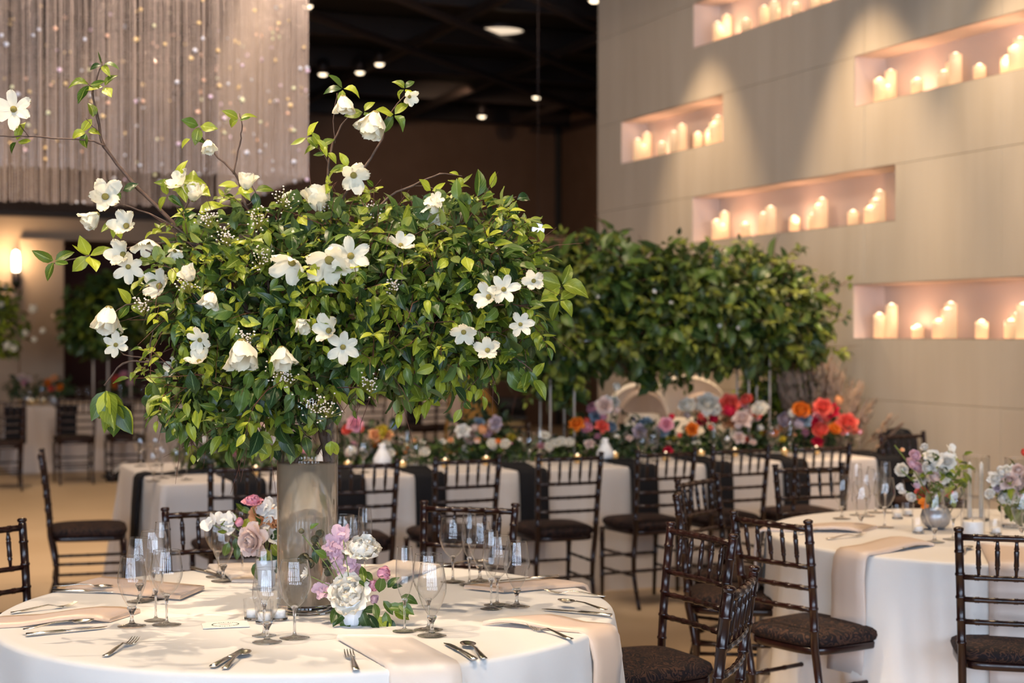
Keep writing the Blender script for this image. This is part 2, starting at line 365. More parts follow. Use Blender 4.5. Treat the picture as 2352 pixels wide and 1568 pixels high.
# backing (mortar) as bands around the niches
ss = sorted({0, 11.76} | {x for n in NICHES for x in (n[1], n[2])}); zs = sorted({0, CEIL} | {x for n in NICHES for x in (n[3], n[4])})
mb = MB()
for a in range(len(ss)-1):
    for b in range(len(zs)-1):
        cs, cz = (ss[a]+ss[a+1])/2, (zs[b]+zs[b+1])/2
        if any(n[1] < cs < n[2] and n[3] < cz < n[4] for n in NICHES): continue
        q = [wp(s, d, z) for s in (ss[a], ss[a+1]) for d in (.02, .34) for z in (zs[b], zs[b+1])]
        mb.add(q, [(0,1,3,2),(4,6,7,5),(0,4,5,1),(2,3,7,6),(0,2,6,4),(1,5,7,3)])
obj('wall_core', mb, M['joint'], wall_r, smooth=False)
ND = .27
for nm, s0, s1, z0, z1 in NICHES:
    mb = MB(); e = .004; s0 += e; s1 -= e; z0 += e; z1 -= e
    q = [wp(s, d, z) for s in (s0, s1) for d in (.003, ND) for z in (z0, z1)]
    mb.add(q, [(0,2,3,1),(4,5,7,6),(0,4,6,2),(1,3,7,5),(2,6,7,3)])
    obj('niche_lining', mb, M['niche'], wall_r, smooth=False)
# ceiling beams, running both ways
tn = 6
for k in range(7):
    c = Vector((-1.0, 12+k*2.3, CEIL-.14))
    mb = wall_seg(MB(), c-U*9-Vector((0, 0, 0)), c+U*9, CEIL-.28, CEIL-.02, .10); struct('trim_%d' % tn, mb, M['beam']); tn += 1
for k in range(5):
    c = Vector((-4.5+k*2.0, 17, 0)); mb = wall_seg(MB(), c-V*9, c+V*9, CEIL-.40, CEIL-.30, .07); struct('trim_%d' % tn, mb, M['beam']); tn += 1
c = Vector((-.3, 19, 0))
for k in range(3):
    mb = MB().tube([(-4+k*1.8, 12+k, CEIL-.5), (2+k*1.8, 25+k, CEIL-.5)], .05, 8); struct('trim_%d' % tn, mb, M['beam']); tn += 1
# brightly lit wooden header by the end of the stone wall
a = P(1222, 575, 16.5); b = P(1392, 575, 16.9)
struct('trim_%d' % tn, wall_seg(MB(), a, b+U*.6, a.z, P(0, 543, 16.5).z, .35), M['ochre']); tn += 1
# distant floor joints
jm = M['joint']

# windows behind the camera (glowing daylight panes with mullions; seen mirrored in the glassware)
M['sky'] = mat('daylight_pane', (1, 1, 1), .5, emis=((.62, .78, 1), 17.0))
for i, x in enumerate((-7.5, -5, -2.5, 0, 2.5, 5, 7.5)):
    t = bpy.data.objects.new('window_%d' % (i+1), None); COL.objects.link(t); t['kind'] = 'structure'; t.location = (x, -5.25, 0)
    for dx in (-.53, -.18, .18, .53):
        for z in (1.3, 2.35, 3.4): obj('pane', MB().box((dx, 0, z), (.22, .02, .92)), M['sky'], t, smooth=False)
    obj('window_frame', MB().box((0, .03, 2.35), (.12, .06, 3.1)).box((-.78, .03, 2.35), (.1, .06, 3.1)).box((.78, .03, 2.35), (.1, .06, 3.1)), M['black'], t, smooth=False)

# ------------------------------------------------------------------ ceiling lamps and the sconce
dl = thing('ceiling_light', 'large round glowing disc lamp on the dark ceiling', 'ceiling light', P(1148, 68, 17.6))
obj('rim', MB().lathe([(.27, .02), (.29, .02), (.29, -.03), (.27, -.03)], 32), M['dark_metal'], dl)
obj('diffuser', MB().lathe([(.001, -.01), (.268, -.01), (.268, .015)], 32), M['disc_lamp'], dl)
sp = None
SPL = [(742, 171, 22.9, 'small ceiling spotlight nearest the bead curtain'), (827, 167, 22.7, 'small ceiling spotlight, middle of the row of three'),
       (872, 148, 22.0, 'small ceiling spotlight, right of the row of three'), (1232, 224, 25.0, 'small ceiling spotlight above the far corner of the room'),
       (1107, 268, 24.0, 'small spotlight hanging low before the brown wall'), (1365, 2, 17.6, 'small ceiling spotlight beside the top of the stone wall'),
       (706, 15, 18.0, 'small ceiling spotlight at the top edge of the bead curtain')]
for px, py, Y, lb in SPL:
    p = P(px, py, Y if py == 268 else 3.38*F/(765-py))
    if sp is None:
        sp = thing('ceiling_spotlight', lb, 'spotlight', group='small spotlights under the dark ceiling')
        obj('housing', MB().lathe([(.03, .2), (.07, .18), (.075, 0), (.06, 0)], 16), M['dark_metal'], sp)
        obj('lens', MB().lathe([(.001, -.03), (.04, -.022), (.058, .0)], 16), M['lamp'], sp)
    dup(sp, lb, p, 0)
q = P(37, 600, 19.5)
sc = thing('wall_sconce', 'glowing tube wall sconce on the tan pier', 'wall lamp', q)
obj('bulb', MB().lathe([(.001, .14), (.035, .12), (.045, .05), (.045, -.10), (.035, -.13)], 16), M['bulb'], sc)
obj('bracket', MB().lathe([(.04, -.13), (.055, -.14), (.05, -.3), (.02, -.34)], 16, cap=True).box((0, .13, -.2), (.05, .28, .05)), M['dark_metal'], sc)
light('sconce_light', 'POINT', q+Vector((0, -.12, .05)), 22, (1, .68, .38), shadow_soft_size=.06)
q = P(1236, 527, 12.5)
o = thing('pendant_bulb', 'small cool white bulb beside the arrangement tip', 'bulb', q)
obj('globe', MB().lathe([(.001, .04), (.03, .03), (.04, 0), (.03, -.03), (.001, -.04)], 16), M['blue_bulb'], o)
obj('cord', MB().tube([(0, 0, .04), (0, 0, CEIL-q.z)], .003, 5), M['dark_metal'], o)

# ------------------------------------------------------------------ candles in the niches
cand = thing('pillar_candle', 'x', 'candle', group='pillar candles in the wall niches')
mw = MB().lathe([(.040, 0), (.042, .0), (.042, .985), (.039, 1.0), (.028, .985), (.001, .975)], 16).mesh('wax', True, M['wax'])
mf = MB().lathe([(.012, 0), (.022, .004), (.022, .010), (.010, .018), (.001, .022)], 10).mesh('flame', True, M['flame'])
CNL = {0: [(1648,47),(1657,60),(1669,30),(1713,40),(1755,10),(1770,23),(1778,-2),(1827,4),(1872,-12),(1895,5)],
       1: [(2020,175),(2038,192),(2045,156),(2106,176),(2167,158),(2185,136),(2194,117),(2249,143),(2311,124),(2330,100),(2342,81)],
       2: [(1465,315),(1478,330),(1486,300),(1520,322),(1548,298),(1557,309),(1566,281),(1603,300),(1629,292),(1640,277),(1648,262)],
       3: [(1646,500),(1659,511),(1664,481),(1712,507),(1753,484),(1761,498),(1770,469),(1824,492),(1868,486),(1879,464),(1888,450),(1959,479),(1998,469),(2010,452),(2020,432)],
       4: [(2020,714),(2048,692),(2108,742),(2156,728),(2175,702),(2184,688),(2255,730),(2322,728),(2338,712),(2350,690)]}
cfirst = True
for ni, lst in CNL.items():
    nm, s0, s1, z0, z1 = NICHES[ni]
    for k, (px, py) in enumerate(lst):
        d = (.09, .15, .20)[k % 3]; a = 7.28+1.084*d
        Y = a/(.4184+(px-CX)/F); X = (px-CX)/F*Y; top = CH-(py-HY)/F*Y
        h = min(max(top-z0-.03, .07), z1-z0-.06)
        lb = '%s lit pillar candle from the left in the %s wall niche' % (ORD[k], nm)
        c = cand
        if not cfirst: c = cand.copy(); COL.objects.link(c)
        cfirst = False
        c.location = (X, Y, z0+.005); c['label'] = lb
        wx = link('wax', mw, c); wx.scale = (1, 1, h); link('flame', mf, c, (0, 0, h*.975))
    n = max(2, int((s1-s0)/.75))
    for k in range(n):
        s = s0+(k+.5)*(s1-s0)/n
        light('niche_glow', 'POINT', wp(s, .14, z0+.10), 1.9, (1, .58, .36), shadow_soft_size=.04)

# ------------------------------------------------------------------ bead curtain (a chandelier box of hanging strands)
def bead_strands(pts, zb, name, parent, rb=.0052, step=.030):
    zs = []; rs = []
    z = zb
    while z < CEIL: zs += [z, z+step*.5]; rs += [.0018, rb]; z += step
    zs = np.array(zs); rs = np.array(rs); m = len(zs); n = 4
    ang = np.arange(n)*PI/2
    N = len(pts); Vv = np.zeros((N, m, n, 3))
    for i, (x, y) in enumerate(pts):
        k = RNG.uniform(.75, 1.3); r = rs*k*(RNG.uniform(.8, 1.2, m)); off = RNG.uniform(0, step); ph = RNG.uniform(0, 1.5)+np.linspace(0, 7, m)
        Vv[i, :, :, 0] = x+r[:, None]*np.cos(ang[None]+ph[:, None]); Vv[i, :, :, 1] = y+r[:, None]*np.sin(ang[None]+ph[:, None]); Vv[i, :, :, 2] = (zs+off)[:, None]
    base = np.arange(m-1)[:, None]*n+np.arange(n)[None]; nx = np.arange(m-1)[:, None]*n+((np.arange(n)+1) % n)[None]
    q = np.stack([base, nx, nx+n, base+n], -1).reshape(-1, 4)
    Fq = (q[None]+(np.arange(N)*m*n)[:, None, None]).reshape(-1, 4)
    me = np_mesh(name, Vv.reshape(-1, 3), Fq, M['bead'], smooth=False)
    return link(name, me, parent)
def np_mesh(name, Vs, Fs, m, smooth=True, uv=None):
    me = bpy.data.meshes.new(name); k = Fs.shape[1]
    me.vertices.add(len(Vs)); me.vertices.foreach_set('co', Vs.astype(np.float32).ravel())
    me.loops.add(Fs.size); me.loops.foreach_set('vertex_index', Fs.astype(np.int32).ravel())
    me.polygons.add(len(Fs)); me.polygons.foreach_set('loop_start', (np.arange(len(Fs))*k).astype(np.int32))
    me.polygons.foreach_set('loop_total', np.full(len(Fs), k, dtype=np.int32))
    if uv is not None:
        ul = me.uv_layers.new(name='uv'); ul.data.foreach_set('uv', uv[Fs.ravel()].astype(np.float32).ravel())
    me.update(calc_edges=True); me.validate()
    if smooth: me.polygons.foreach_set('use_smooth', [True]*len(me.polygons))
    me.materials.append(m); return me
NC = Vector((-.131*12, 12, 0)); FC = NC+V*3.05; ZB = 2.76
pts = []
for i in range(230): p = NC-U*(i*.0158)+V*RNG.normal(0, .006); j = RNG.normal(0, .007); pts.append((p.x+U.x*j, p.y+U.y*j))
for i in range(200): p = NC+V*(i*.0152)+U*RNG.normal(0, .012); pts.append((p.x, p.y))
for i in range(230): p = FC-U*(.08+i*.0158)+V*RNG.normal(0, .006); j = RNG.normal(0, .007); pts.append((p.x+U.x*j, p.y+U.y*j))
for i in range(150): p = NC+V*(i*.0203)-U*.05; pts.append((p.x, p.y))
bc = thing('bead_curtain', 'large square curtain of hanging crystal bead strands', 'bead curtain', (0, 0, 0))
s_ = bead_strands(pts, ZB, 'bead_strands', bc); s_['kind'] = 'stuff'
mb = MB()
for a_, b_ in ((NC, NC-U*3.6), (NC, FC), (FC, FC-U*3.6), (NC-U*3.6, FC-U*3.6)): wall_seg(mb, a_, b_, CEIL-.06, CEIL-.001, .08)
obj('hanging_frame', mb, M['dark_metal'], bc, smooth=False)
# faceted larger crystals on the strands, bright base tints painting their sparkle
SPK = [((.95, .70, .35), 150), ((.75, .82, 1.0), 120), ((1, .62, .45), 80), ((.85, .9, .6), 60), ((.9, .7, .95), 60)]
for ci, (c, n) in enumerate(SPK):
    m = mat('glint_crystal', tuple(.05+.95*x for x in c), .15, spec=1); Vs = []; Fs = []
    for i in range(n):
        x, y = pts[RNG.integers(0, len(pts))]; z = ZB+abs(RNG.normal(0, 1.0)) if ci in (1, 4) else RNG.uniform(ZB+.3, 4.6)
        r = RNG.uniform(.014, .025); a = RNG.uniform(0, 3, 3); R = np.array(Matrix.Rotation(a[0], 3, 'X') @ Matrix.Rotation(a[1], 3, 'Z'))
        o8 = np.array([(1,0,0),(-1,0,0),(0,1,0),(0,-1,0),(0,0,1),(0,0,-1)])*r@R.T+np.array([x, y-.012, min(z, CEIL-.1)])
        b = len(Vs)*6; Vs.append(o8); Fs += [(b+i_, b+j_, b+k_) for i_, j_, k_ in ((0,2,4),(2,1,4),(1,3,4),(3,0,4),(2,0,5),(1,2,5),(3,1,5),(0,3,5))]
    o = link('glint_crystals', np_mesh('glint_crystals', np.concatenate(Vs), np.array(Fs), m, False), bc); o['kind'] = 'stuff'

# ------------------------------------------------------------------ chiavari chair
def bamboo(mb, a, b, r, rings, n=8, r2=None, bend=None):
    a, b = Vector(a), Vector(b); r2 = r2 or r; L = (b-a).length; st = [(0, 1)]
    for t in rings:
        e = .009/L; st += [(t-e, 1), (t-e*.5, 1.2), (t, 1.06), (t+e*.5, 1.2), (t+e, 1)]
    st.append((1, 1)); pts = []; rad = []
    for t, k in st:
        p = a.lerp(b, t)
        if bend: p = p+Vector(bend)*(math.sin(PI*t))
        pts.append(p); rad.append((r+(r2-r)*t)*k)
    return mb.tube(pts, rad, n)
CHAIR = thing('chiavari_chair', 'x', 'chair')
def build_chair(t):
    def part(nm, mb, m=M['wood']): return obj(nm, mb, m, t)
    for s in (-1, 1):
        mb = MB(); zz = [0, .12, .24, .36, .45, .58, .70, .82, .90]
        pts = []; rad = []
        def pos(z): return Vector((s*(.168+.022*(z/.92)**1.5), -.205+.035*math.sin(PI*min(z/.45, 1))*(1 if z < .45 else 0)-.05*max(0, (z-.45)/.47)**1.4-.03*max(0, (.2-z)/.2), z))
        rings = (.10, .30, .52, .60, .68, .76, .84)
        zs = sorted([0, .02, .2, .4, .46, .56, .64, .72, .80, .88, .905] + [x+e for x in rings for e in (-.006, -.003, .003, .006)])
        for z in zs:
            k = 1.17 if any(abs(abs(z-x)-.003) < 1e-6 for x in rings) else 1
            pts.append(pos(z)); rad.append((.0115+.0035*min(z/.4, 1))*k)
        for dz, r in ((.908, .012), (.912, .017), (.920, .018), (.924, .012)): pts.append(pos(dz)); rad.append(r)
        mb.tube(pts, rad, 10); part('rear_leg', mb)
        part('front_leg', bamboo(MB(), (s*.185, .195, .435), (s*.178, .205, 0), .0155, (.18, .42, .68), 10, .0105))
        for z in (.30, .19):
            part('side_stretcher', bamboo(MB(), (s*.172, -.19, z), (s*.182, .198, z), .0085, (.25, .5, .75)))
    def rear(z): return (.168+.022*(z/.92)**1.5, -.205-.05*max(0, (z-.45)/.47)**1.4)
    for z, nm, r in ((.890, 'top_rail', .0115), (.750, 'back_rail', .0095), (.672, 'back_rail', .0095), (.594, 'back_rail', .0095)):
        x, y = rear(z); part(nm, bamboo(MB(), (-x, y, z), (x, y, z), r, (.15, .32, .5, .68, .85), 8, None, (0, -.012, 0)))
    for k in range(5):
        u = -1+2*(k+1)/6; x1, y1 = rear(.890); x0, y0 = rear(.750); c = math.cos(u*PI/2)*.012
        a = Vector((u*x0, y0-c, .75)); b = Vector((u*x1, y1-c, .89)); mb = MB(); pts = []; rad = []
        for tt, r in ((0, .006), (.2, .0085), (.26, .012), (.29, .009), (.32, .012), (.5, .0105), (.68, .012), (.71, .009), (.74, .012), (.85, .008), (1, .006)):
            pts.append(a.lerp(b, tt)); rad.append(r*.8)
        part('spindle', mb.tube(pts, rad, 7))
    for z in (.26, .15): part('front_stretcher', bamboo(MB(), (-.182, .198, z), (.182, .198, z), .0085, (.2, .4, .6, .8)))
    part('rear_stretcher', bamboo(MB(), (-.17, -.185, .22), (.17, -.185, .22), .0085, (.25, .5, .75)))
    # seat frame and pad: rounded trapezoids
    def outline(k, n=40):
        o = []
        for i in range(n):
            a = 2*PI*i/n; c, s_ = math.cos(a), math.sin(a); e = .42
            x = math.copysign(abs(c)**e, c); y = math.copysign(abs(s_)**e, s_)
            o.append((x*(.195+.012*y)*k, .0+y*.208*k))
        return o
    mb = MB(); mb.grid([[(x, y, z) for x, y in outline(k)] for k, z in ((.01, .425), (.98, .425), (1, .43), (1, .448), (.98, .453), (.01, .453))], True); part('seat_frame', mb)
    mb = MB(); mb.grid([[(x, y, z) for x, y in outline(k)] for k, z in ((.96, .452), (1.02, .460), (1.045, .475), (1.02, .490), (.93, .500), (.7, .508), (.35, .512), (.01, .513))], True); part('seat_pad', mb, M['damask'])
build_chair(CHAIR)
def face(a, b): d = Vector((b[0]-a[0], b[1]-a[1], 0)); return math.atan2(d.y, d.x)-PI/2
T1 = Vector((-.61, 4.72, 0)); T2 = Vector((2.0, 6.5, 0))
def chair(c, toward, lb, grp): return dup(CHAIR, lb, (c[0], c[1], 0), face(c, toward), grp)
G1 = 'chairs around the near round table'; G2 = 'chairs around the right round table'; G3 = 'chairs along the long table'; G4 = 'chairs at the far tables'
def back_at(xb, yb, toward): # chair whose back top centre stands at xb,yb
    d = (Vector((toward[0], toward[1], 0))-Vector((xb, yb, 0))).normalized(); return (xb+d.x*.25, yb+d.y*.25)
for (x, y), tg, lb, gp in [
    ((.63, 4.30), T1, 'dark bamboo chair nearest the camera, only its back showing at the bottom', G1),
    ((.645, 5.36), T1, 'dark bamboo chair turned left, right of the near table, reddish shine on its top rail', G1),
    ((-.17, 6.18), T1, 'dark bamboo chair behind the near table, right of the tall vase', G1),
    ((-1.15, 6.05), T1, 'dark bamboo chair behind the near table, half hidden by the rose bouquet', G1),
    ((-1.86, 5.47), T1, 'dark bamboo chair cut off by the left edge, beside the near table', G1),
    ((.95, 5.74), T2, 'dark bamboo chair with full damask seat in view, left of the right table', G2),
    ((1.72, 5.33), T2, 'dark bamboo chair at the right edge, in front of the right table', G2),
    ((.71, 6.67), T2, 'dark bamboo chair seen edge on, behind the reddish-topped chair', G2),
    ((.87, 7.30), T2, 'dark bamboo chair with a bluish sheen on its post, left beyond the right table', G2),
    ((1.52, 8.0), T2, 'dark bamboo chair facing the camera behind the far left of the right table', G2)]:
    c = back_at(x, y, tg); chair(c, tg, lb, gp)
# long table: front-left corner LC, direction U, depth V
LC = Vector((-1.93, 8.60, 0)); LL = 4.92; LD = 1.45
def LP(s, d, z=0): return LC+U*s+V*d+Vector((0, 0, z))
LONGX = [(565, 8.02), (838, 8.25), (1070, 8.52), (1312, 8.72), (1528, 9.02), (1702, 9.28), (1893, 9.48)]
for k, (px, Y) in enumerate(LONGX):
    xb = (px-CX)/F*Y; c = (xb+V.x*.25, Y+V.y*.25)
    dup(CHAIR, 'dark chair seen from behind at the long table, %s from the left' % ORD[k], (c[0], c[1], 0), math.atan2(V.y, V.x)-PI/2+(.02, -.05, .04, -.03, .03, .0, -.04)[k], G3)
e = Vector((-2.42, 8.92, 0)); dup(CHAIR, 'dark bamboo chair in side view at the left end of the long table', e, math.atan2(U.y, U.x)-PI/2-.12, G3)
for k, s in enumerate((.7, 1.45, 2.9, 4.3)):
    p = LP(s, LD+.36); dup(CHAIR, 'dark chair across the long table, behind the flowers, %s from the left' % ORD[k], p, math.atan2(-V.y, -V.x)-PI/2, G3)
p = Vector((2.76, 10.35, 0)); dup(CHAIR, 'dark bamboo chair beyond the right end of the long table', p, PI+.5, G3)
# black rounded shape (a black cloth hung over a round chair back)
q = P(2062, 1010, 10.78)
mb = MB(); rows = []
for i in range(9):
    v = i/8; z = .3+.74*math.sin(v*PI/2); rr = .19*max(.004, math.cos(v*PI/2))**.55
    rows.append([(rr*1.0*math.cos(a), .45*rr*math.sin(a)+.015*math.sin(5*a), z-.1) for a in np.linspace(0, 2*PI, 20, endpoint=False)])
mb.grid(rows, True); o = obj('draped_coat', mb, M['black_cloth'], loc=(q.x, q.y, 0)); tag(o, 'black rounded cloth bundle beside the chair by the stone wall', 'coat')
mbs = MB().lathe([(.2, .0), (.2, .02), (.03, .04), (.03, .3)], 16); obj('stool_base', mbs, M['dark_metal'], o)

# ------------------------------------------------------------------ tablecloths
def round_cloth(c, R, lb, seed):
    rnd = random.Random(seed); n = 220; rows = []
    waves = [(rnd.randint(7, 11), rnd.uniform(0, 6), .020), (rnd.randint(13, 17), rnd.uniform(0, 6), .018), (rnd.randint(21, 27), rnd.uniform(0, 6), .010)]
    for r in (.02, .3, .6, .8, .97): rows.append([(R*r*math.cos(2*PI*k/n), R*r*math.sin(2*PI*k/n), TZ) for k in range(n)])
    for dr, dz in ((.992, .001), (1.0, .005), (1.004, .014)): rows.append([(R*dr*math.cos(2*PI*k/n), R*dr*math.sin(2*PI*k/n), TZ-dz) for k in range(n)])
    for i in range(1, 13):
        t = i/12; z = TZ-.014-(TZ-.016)*t; row = []
        for k in range(n):
            a = 2*PI*k/n; w = sum(A*math.sin(m*a+ph+.6*math.sin(2*a+t)) for m, ph, A in waves); w = max(w, -.018*(.4+t))
            rr = R*1.004+.012*t+w*1.8*min(1, t*1.35)**.75+.02*t; row.append((rr*math.cos(a), rr*math.sin(a), z))
        rows.append(row)
    o = obj('tablecloth', MB().grid(rows, True), M['cloth'], loc=(c.x, c.y, 0)); return tag(o, lb, 'tablecloth', 'floor-length cloths on the tables')
round_cloth(T1, .915, 'white floor-length cloth on the near round table, in focus', 3)
round_cloth(T2, .93, 'white floor-length cloth on the round table at right', 5)
def rect_cloth(c, L, D, ang, lb, m, seed, H=TZ, folds=1.0):
    rnd = random.Random(seed); r = .04; per = []   # rounded rectangle outline, dense
    def corner(cx, cy, a0):
        for k in range(9): a = a0+PI/2*k/8; per.append((cx+r*math.cos(a), cy+r*math.sin(a), math.cos(a), math.sin(a)))
    def side(x0, y0, x1, y1, nx, ny):
        n = max(4, int(math.hypot(x1-x0, y1-y0)/.035))
        for k in range(1, n): t = k/n; per.append((x0+(x1-x0)*t, y0+(y1-y0)*t, nx, ny))
    corner(L-r, D-r, 0); side(L-r, D, r, D, 0, 1); corner(r, D-r, PI/2); side(0, D-r, 0, r, -1, 0); corner(r, r, PI); side(r, 0, L-r, 0, 0, -1); corner(L-r, r, 1.5*PI); side(L, r, L, D-r, 1, 0)
    n = len(per); arc = [0]
    for k in range(1, n): arc.append(arc[-1]+math.hypot(per[k][0]-per[k-1][0], per[k][1]-per[k-1][1]))
    ph = [rnd.uniform(0, 6) for _ in range(3)]
    rows = []
    cx, cy = L/2, D/2
    for s in (.01, .5, .97): rows.append([(cx+(x-cx)*s, cy+(y-cy)*s, H) for x, y, a, b in per])
    rows.append([(x, y, H-.003) for x, y, a, b in per]); rows.append([(x+a*.005, y+b*.005, H-.012) for x, y, a, b in per])
    for i in range(1, 11):
        t = i/10; row = []
        for k, (x, y, a, b) in enumerate(per):
            s = arc[k]; w = .022*math.sin(s*11+ph[0]+math.sin(s*3))+.014*math.sin(s*23+ph[1]); w = max(w, -.012)*t*folds
            cor = .10*t*abs(a*b)*2
            d = .006+.02*t+w+cor; row.append((x+a*d, y+b*d, H-.012-(H-.014)*t))
        rows.append(row)
    o = obj('tablecloth', MB().grid(rows, True), m, loc=(c.x, c.y, 0)); o.rotation_euler = (0, 0, ang)
    return tag(o, lb, 'tablecloth', 'floor-length cloths on the tables')
UA = math.atan2(U.y, U.x)
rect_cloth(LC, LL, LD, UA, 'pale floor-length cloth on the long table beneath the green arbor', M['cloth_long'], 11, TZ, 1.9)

# ------------------------------------------------------------------ napkins
def strip_solid(path, wL, wR, th, skew=0):
    """path: list of (y, z) going out along local +x; returns MB of a folded cloth strip; width along y"""
    mb = MB(); rows = []
    ys = [-wL, -wL*.96, -wL*.5, 0, wR*.5, wR*.96, wR]
    for i, (x, z, nx, nz) in enumerate(path):
        top = [(x+skew*(y/wR)*(1-i/len(path))+nx*th*b, y, z+nz*th*b) for y, b in zip(ys, (.3, .95, 1.0, 1.08, 1.0, .9, .3))]
        bot = [(x+skew*(y/wR)*(1-i/len(path)), y, z) for y in reversed(ys)]
        rows.append(top+bot)
    mb.grid(rows, True); n = len(rows[0]); m = len(rows)
    mb.f += [tuple(range(n)), tuple((m-1)*n+k for k in range(n-1, -1, -1))]
    return mb
def round_napkin(c, R, ang, lb, m, r0=.50, w=.078, hang=.30, skew=.05, grp='napkins on the near round table', th=.012, seed=0):
    path = []
    for i in range(8): t = i/7; x = r0+(R-.004-r0)*t; path.append((x, TZ+.0015+(.010*math.sin(PI*min(1, t*1.4))*(1-t)*2 if seed % 2 else .004*(1-t)), 0, 1))
    path += [(R+.008, TZ-.003, .7, .7), (R+.020, TZ-.02, 1, .1)]
    for i in range(1, 7): t = i/6; path.append((R+.024+.020*t+.006*math.sin(i*1.3+seed), TZ-.02-hang*t, 1, 0))
    o = obj('napkin', strip_solid(path, w, w*(1.0+.1*(seed % 3)), th, skew), m, loc=(c.x, c.y, 0)); o.rotation_euler = (0, 0, math.radians(ang)); return tag(o, lb, 'napkin', grp)
NN = [(-65, 'ivory folded napkin at the front of the near table, falling over the edge', .56, .088, 'satin_pale', 0), (-23, 'champagne satin napkin at the right of the near table, hanging over the edge', .64, .055, 'satin', 1),
      (29, 'champagne napkin behind the right goblet on the near table', .60, .062, 'satin', 2), (197, 'champagne satin napkin at the left edge of the near table, under knife and spoon', .54, .065, 'satin', 1),
      (150, 'champagne napkin behind the left glasses of the near table', .46, .09, 'satin', 2), (113, 'cream napkin at the far side of the near table, below the rose bouquet', .52, .10, 'satin_pale', 1),
      (73, 'cream napkin at the far side of the near table, right of the vase', .50, .10, 'satin_pale', 3)]
for a, lb, r0, w, mm, sd in NN: round_napkin(T1, .915, a, lb, M[mm], r0, w, .34, .05 if sd != 2 else -.04, seed=sd)
for a, lb in ((220, 'beige napkin on the right table, falling over the edge between two chairs'), (257, 'beige napkin on the right table, behind the chair at the right edge'), (172, 'beige napkin at the far left of the right table')):
    round_napkin(T2, .93, a, lb, M['napkin2'], .50, .082, .42, .04, 'napkins on the right round table', seed=a % 3)
def long_napkin(s, lb, end=False):
    path = [(.42-.055*i, TZ+.002+.012*math.sin(i*.9), 0, 1) for i in range(7)]
    path = [(-x, z, a, b) for x, z, a, b in path]  # heading toward +x = outward
    path += [(-.03, TZ+.003, 0, 1), (.010, TZ-.004, .7, .7), (.026, TZ-.02, 1, 0), (.038, TZ-.17, 1, 0), (.046, TZ-.34, 1, 0), (.05, TZ-.42, 1, 0)]
    mb = strip_solid(path, .095, .095, .012, 0); o = obj('napkin', mb, M['charcoal'])
    if end: p = LP(0, s); ang = UA+PI
    else: p = LP(s, 0); ang = UA-PI/2
    o.location = (p.x, p.y, 0); o.rotation_euler = (0, 0, ang); return tag(o, lb, 'napkin', 'charcoal napkins on the long table')
def s_at(px, d=0.0):  # arc length along long table front edge for an image column
    k = (px-CX)/F; b = LC+V*d; # (b.x+s*U.x) = k*(b.y+s*U.y)
    return (k*b.y-b.x)/(U.x-k*U.y)
for k, px in enumerate((570, 800, 985, 1222, 1475, 1648, 1822, 2038)):
    long_napkin(s_at(px), 'charcoal napkin hanging from the front of the long table, %s from the left' % ORD[k])
long_napkin(.62, 'charcoal napkin hanging from the left end of the long table', True)

# ------------------------------------------------------------------ cutlery
def bar(mb, st, n=8):   # stations (x, y, z, halfwidth, halfthick)
    rows = [[(x, y+w*math.cos(2*PI*k/n), z+h*math.sin(2*PI*k/n)) for k in range(n)] for x, y, z, w, h in st]
    mb.grid(rows, True); m = len(rows); mb.f += [tuple(range(n-1, -1, -1)), tuple((m-1)*n+k for k in range(n))]; return mb
FORK = thing('fork', 'x', 'fork')
obj('handle', bar(MB(), [(0, 0, .004, .002, .001), (.002, 0, .004, .0095, .0020), (.03, 0, .005, .0088, .0022), (.08, 0, .011, .0055, .0022), (.115, 0, .014, .0035, .0020), (.135, 0, .010, .0050, .0016), (.145, 0, .0065, .0115, .0013), (.158, 0, .0045, .0125, .0012)]), M['steel'], FORK)
mb = MB()
for k in range(4): y = (-1.5+k)*.0072; bar(mb, [(.155, y*.95, .0045, .0026, .0012), (.17, y, .0045, .0022, .0011), (.190, y, .0085, .0018, .0010), (.205, y, .0145, .0008, .0007)], 6)
obj('tines', mb, M['steel'], FORK)
KNIFE = thing('knife', 'x', 'knife')
obj('handle', bar(MB(), [(0, 0, .006, .003, .002), (.002, 0, .006, .0100, .0045), (.05, 0, .006, .0090, .0045), (.100, 0, .006, .0078, .0042), (.103, 0, .006, .0060, .0030), (.108, 0, .006, .0080, .003)]), M['steel'], KNIFE)
obj('blade', bar(MB(), [(.105, 0, .006, .0075, .0018), (.13, 0, .006, .0100, .0013), (.19, 0, .005, .0105, .0010), (.215, .002, .005, .0085, .0008), (.228, .007, .005, .0015, .0006)]), M['steel'], KNIFE)
SPOON = thing('spoon', 'x', 'spoon')
obj('handle', bar(MB(), [(0, 0, .004, .002, .001), (.002, 0, .004, .0095, .0020), (.03, 0, .006, .0085, .0022), (.09, 0, .013, .0045, .0022), (.125, 0, .013, .0032, .0020), (.140, 0, .010, .0055, .0015)]), M['steel'], SPOON)
mb = MB(); rows = []
for i in range(9):
    rr = i/8; rows.append([(.168+.032*rr*math.cos(a)*(1+.12*math.cos(a)), .0205*rr*math.sin(a), .0025+.0085*rr**2) for a in np.linspace(0, 2*PI, 24, endpoint=False)])
rows2 = [[(x, y, z-.0012) for x, y, z in r] for r in reversed(rows)]
mb.grid(rows+rows2, True); obj('bowl', mb, M['steel'], SPOON)
def cutlery(proto, h, tip, lb, grp='cutlery on the near round table', z=TZ+.001):
    a = T(*h); b = T(*tip); o = dup(proto, lb, (a.x, a.y, z), math.atan2(b.y-a.y, b.x-a.x), grp); return o
cutlery(FORK, (24, 1411), (192, 1391), 'fork nearest the left edge of the near table, beside the champagne napkin')
cutlery(FORK, (240, 1511), (350, 1456), 'fork lying alone left of centre at the front of the near table')
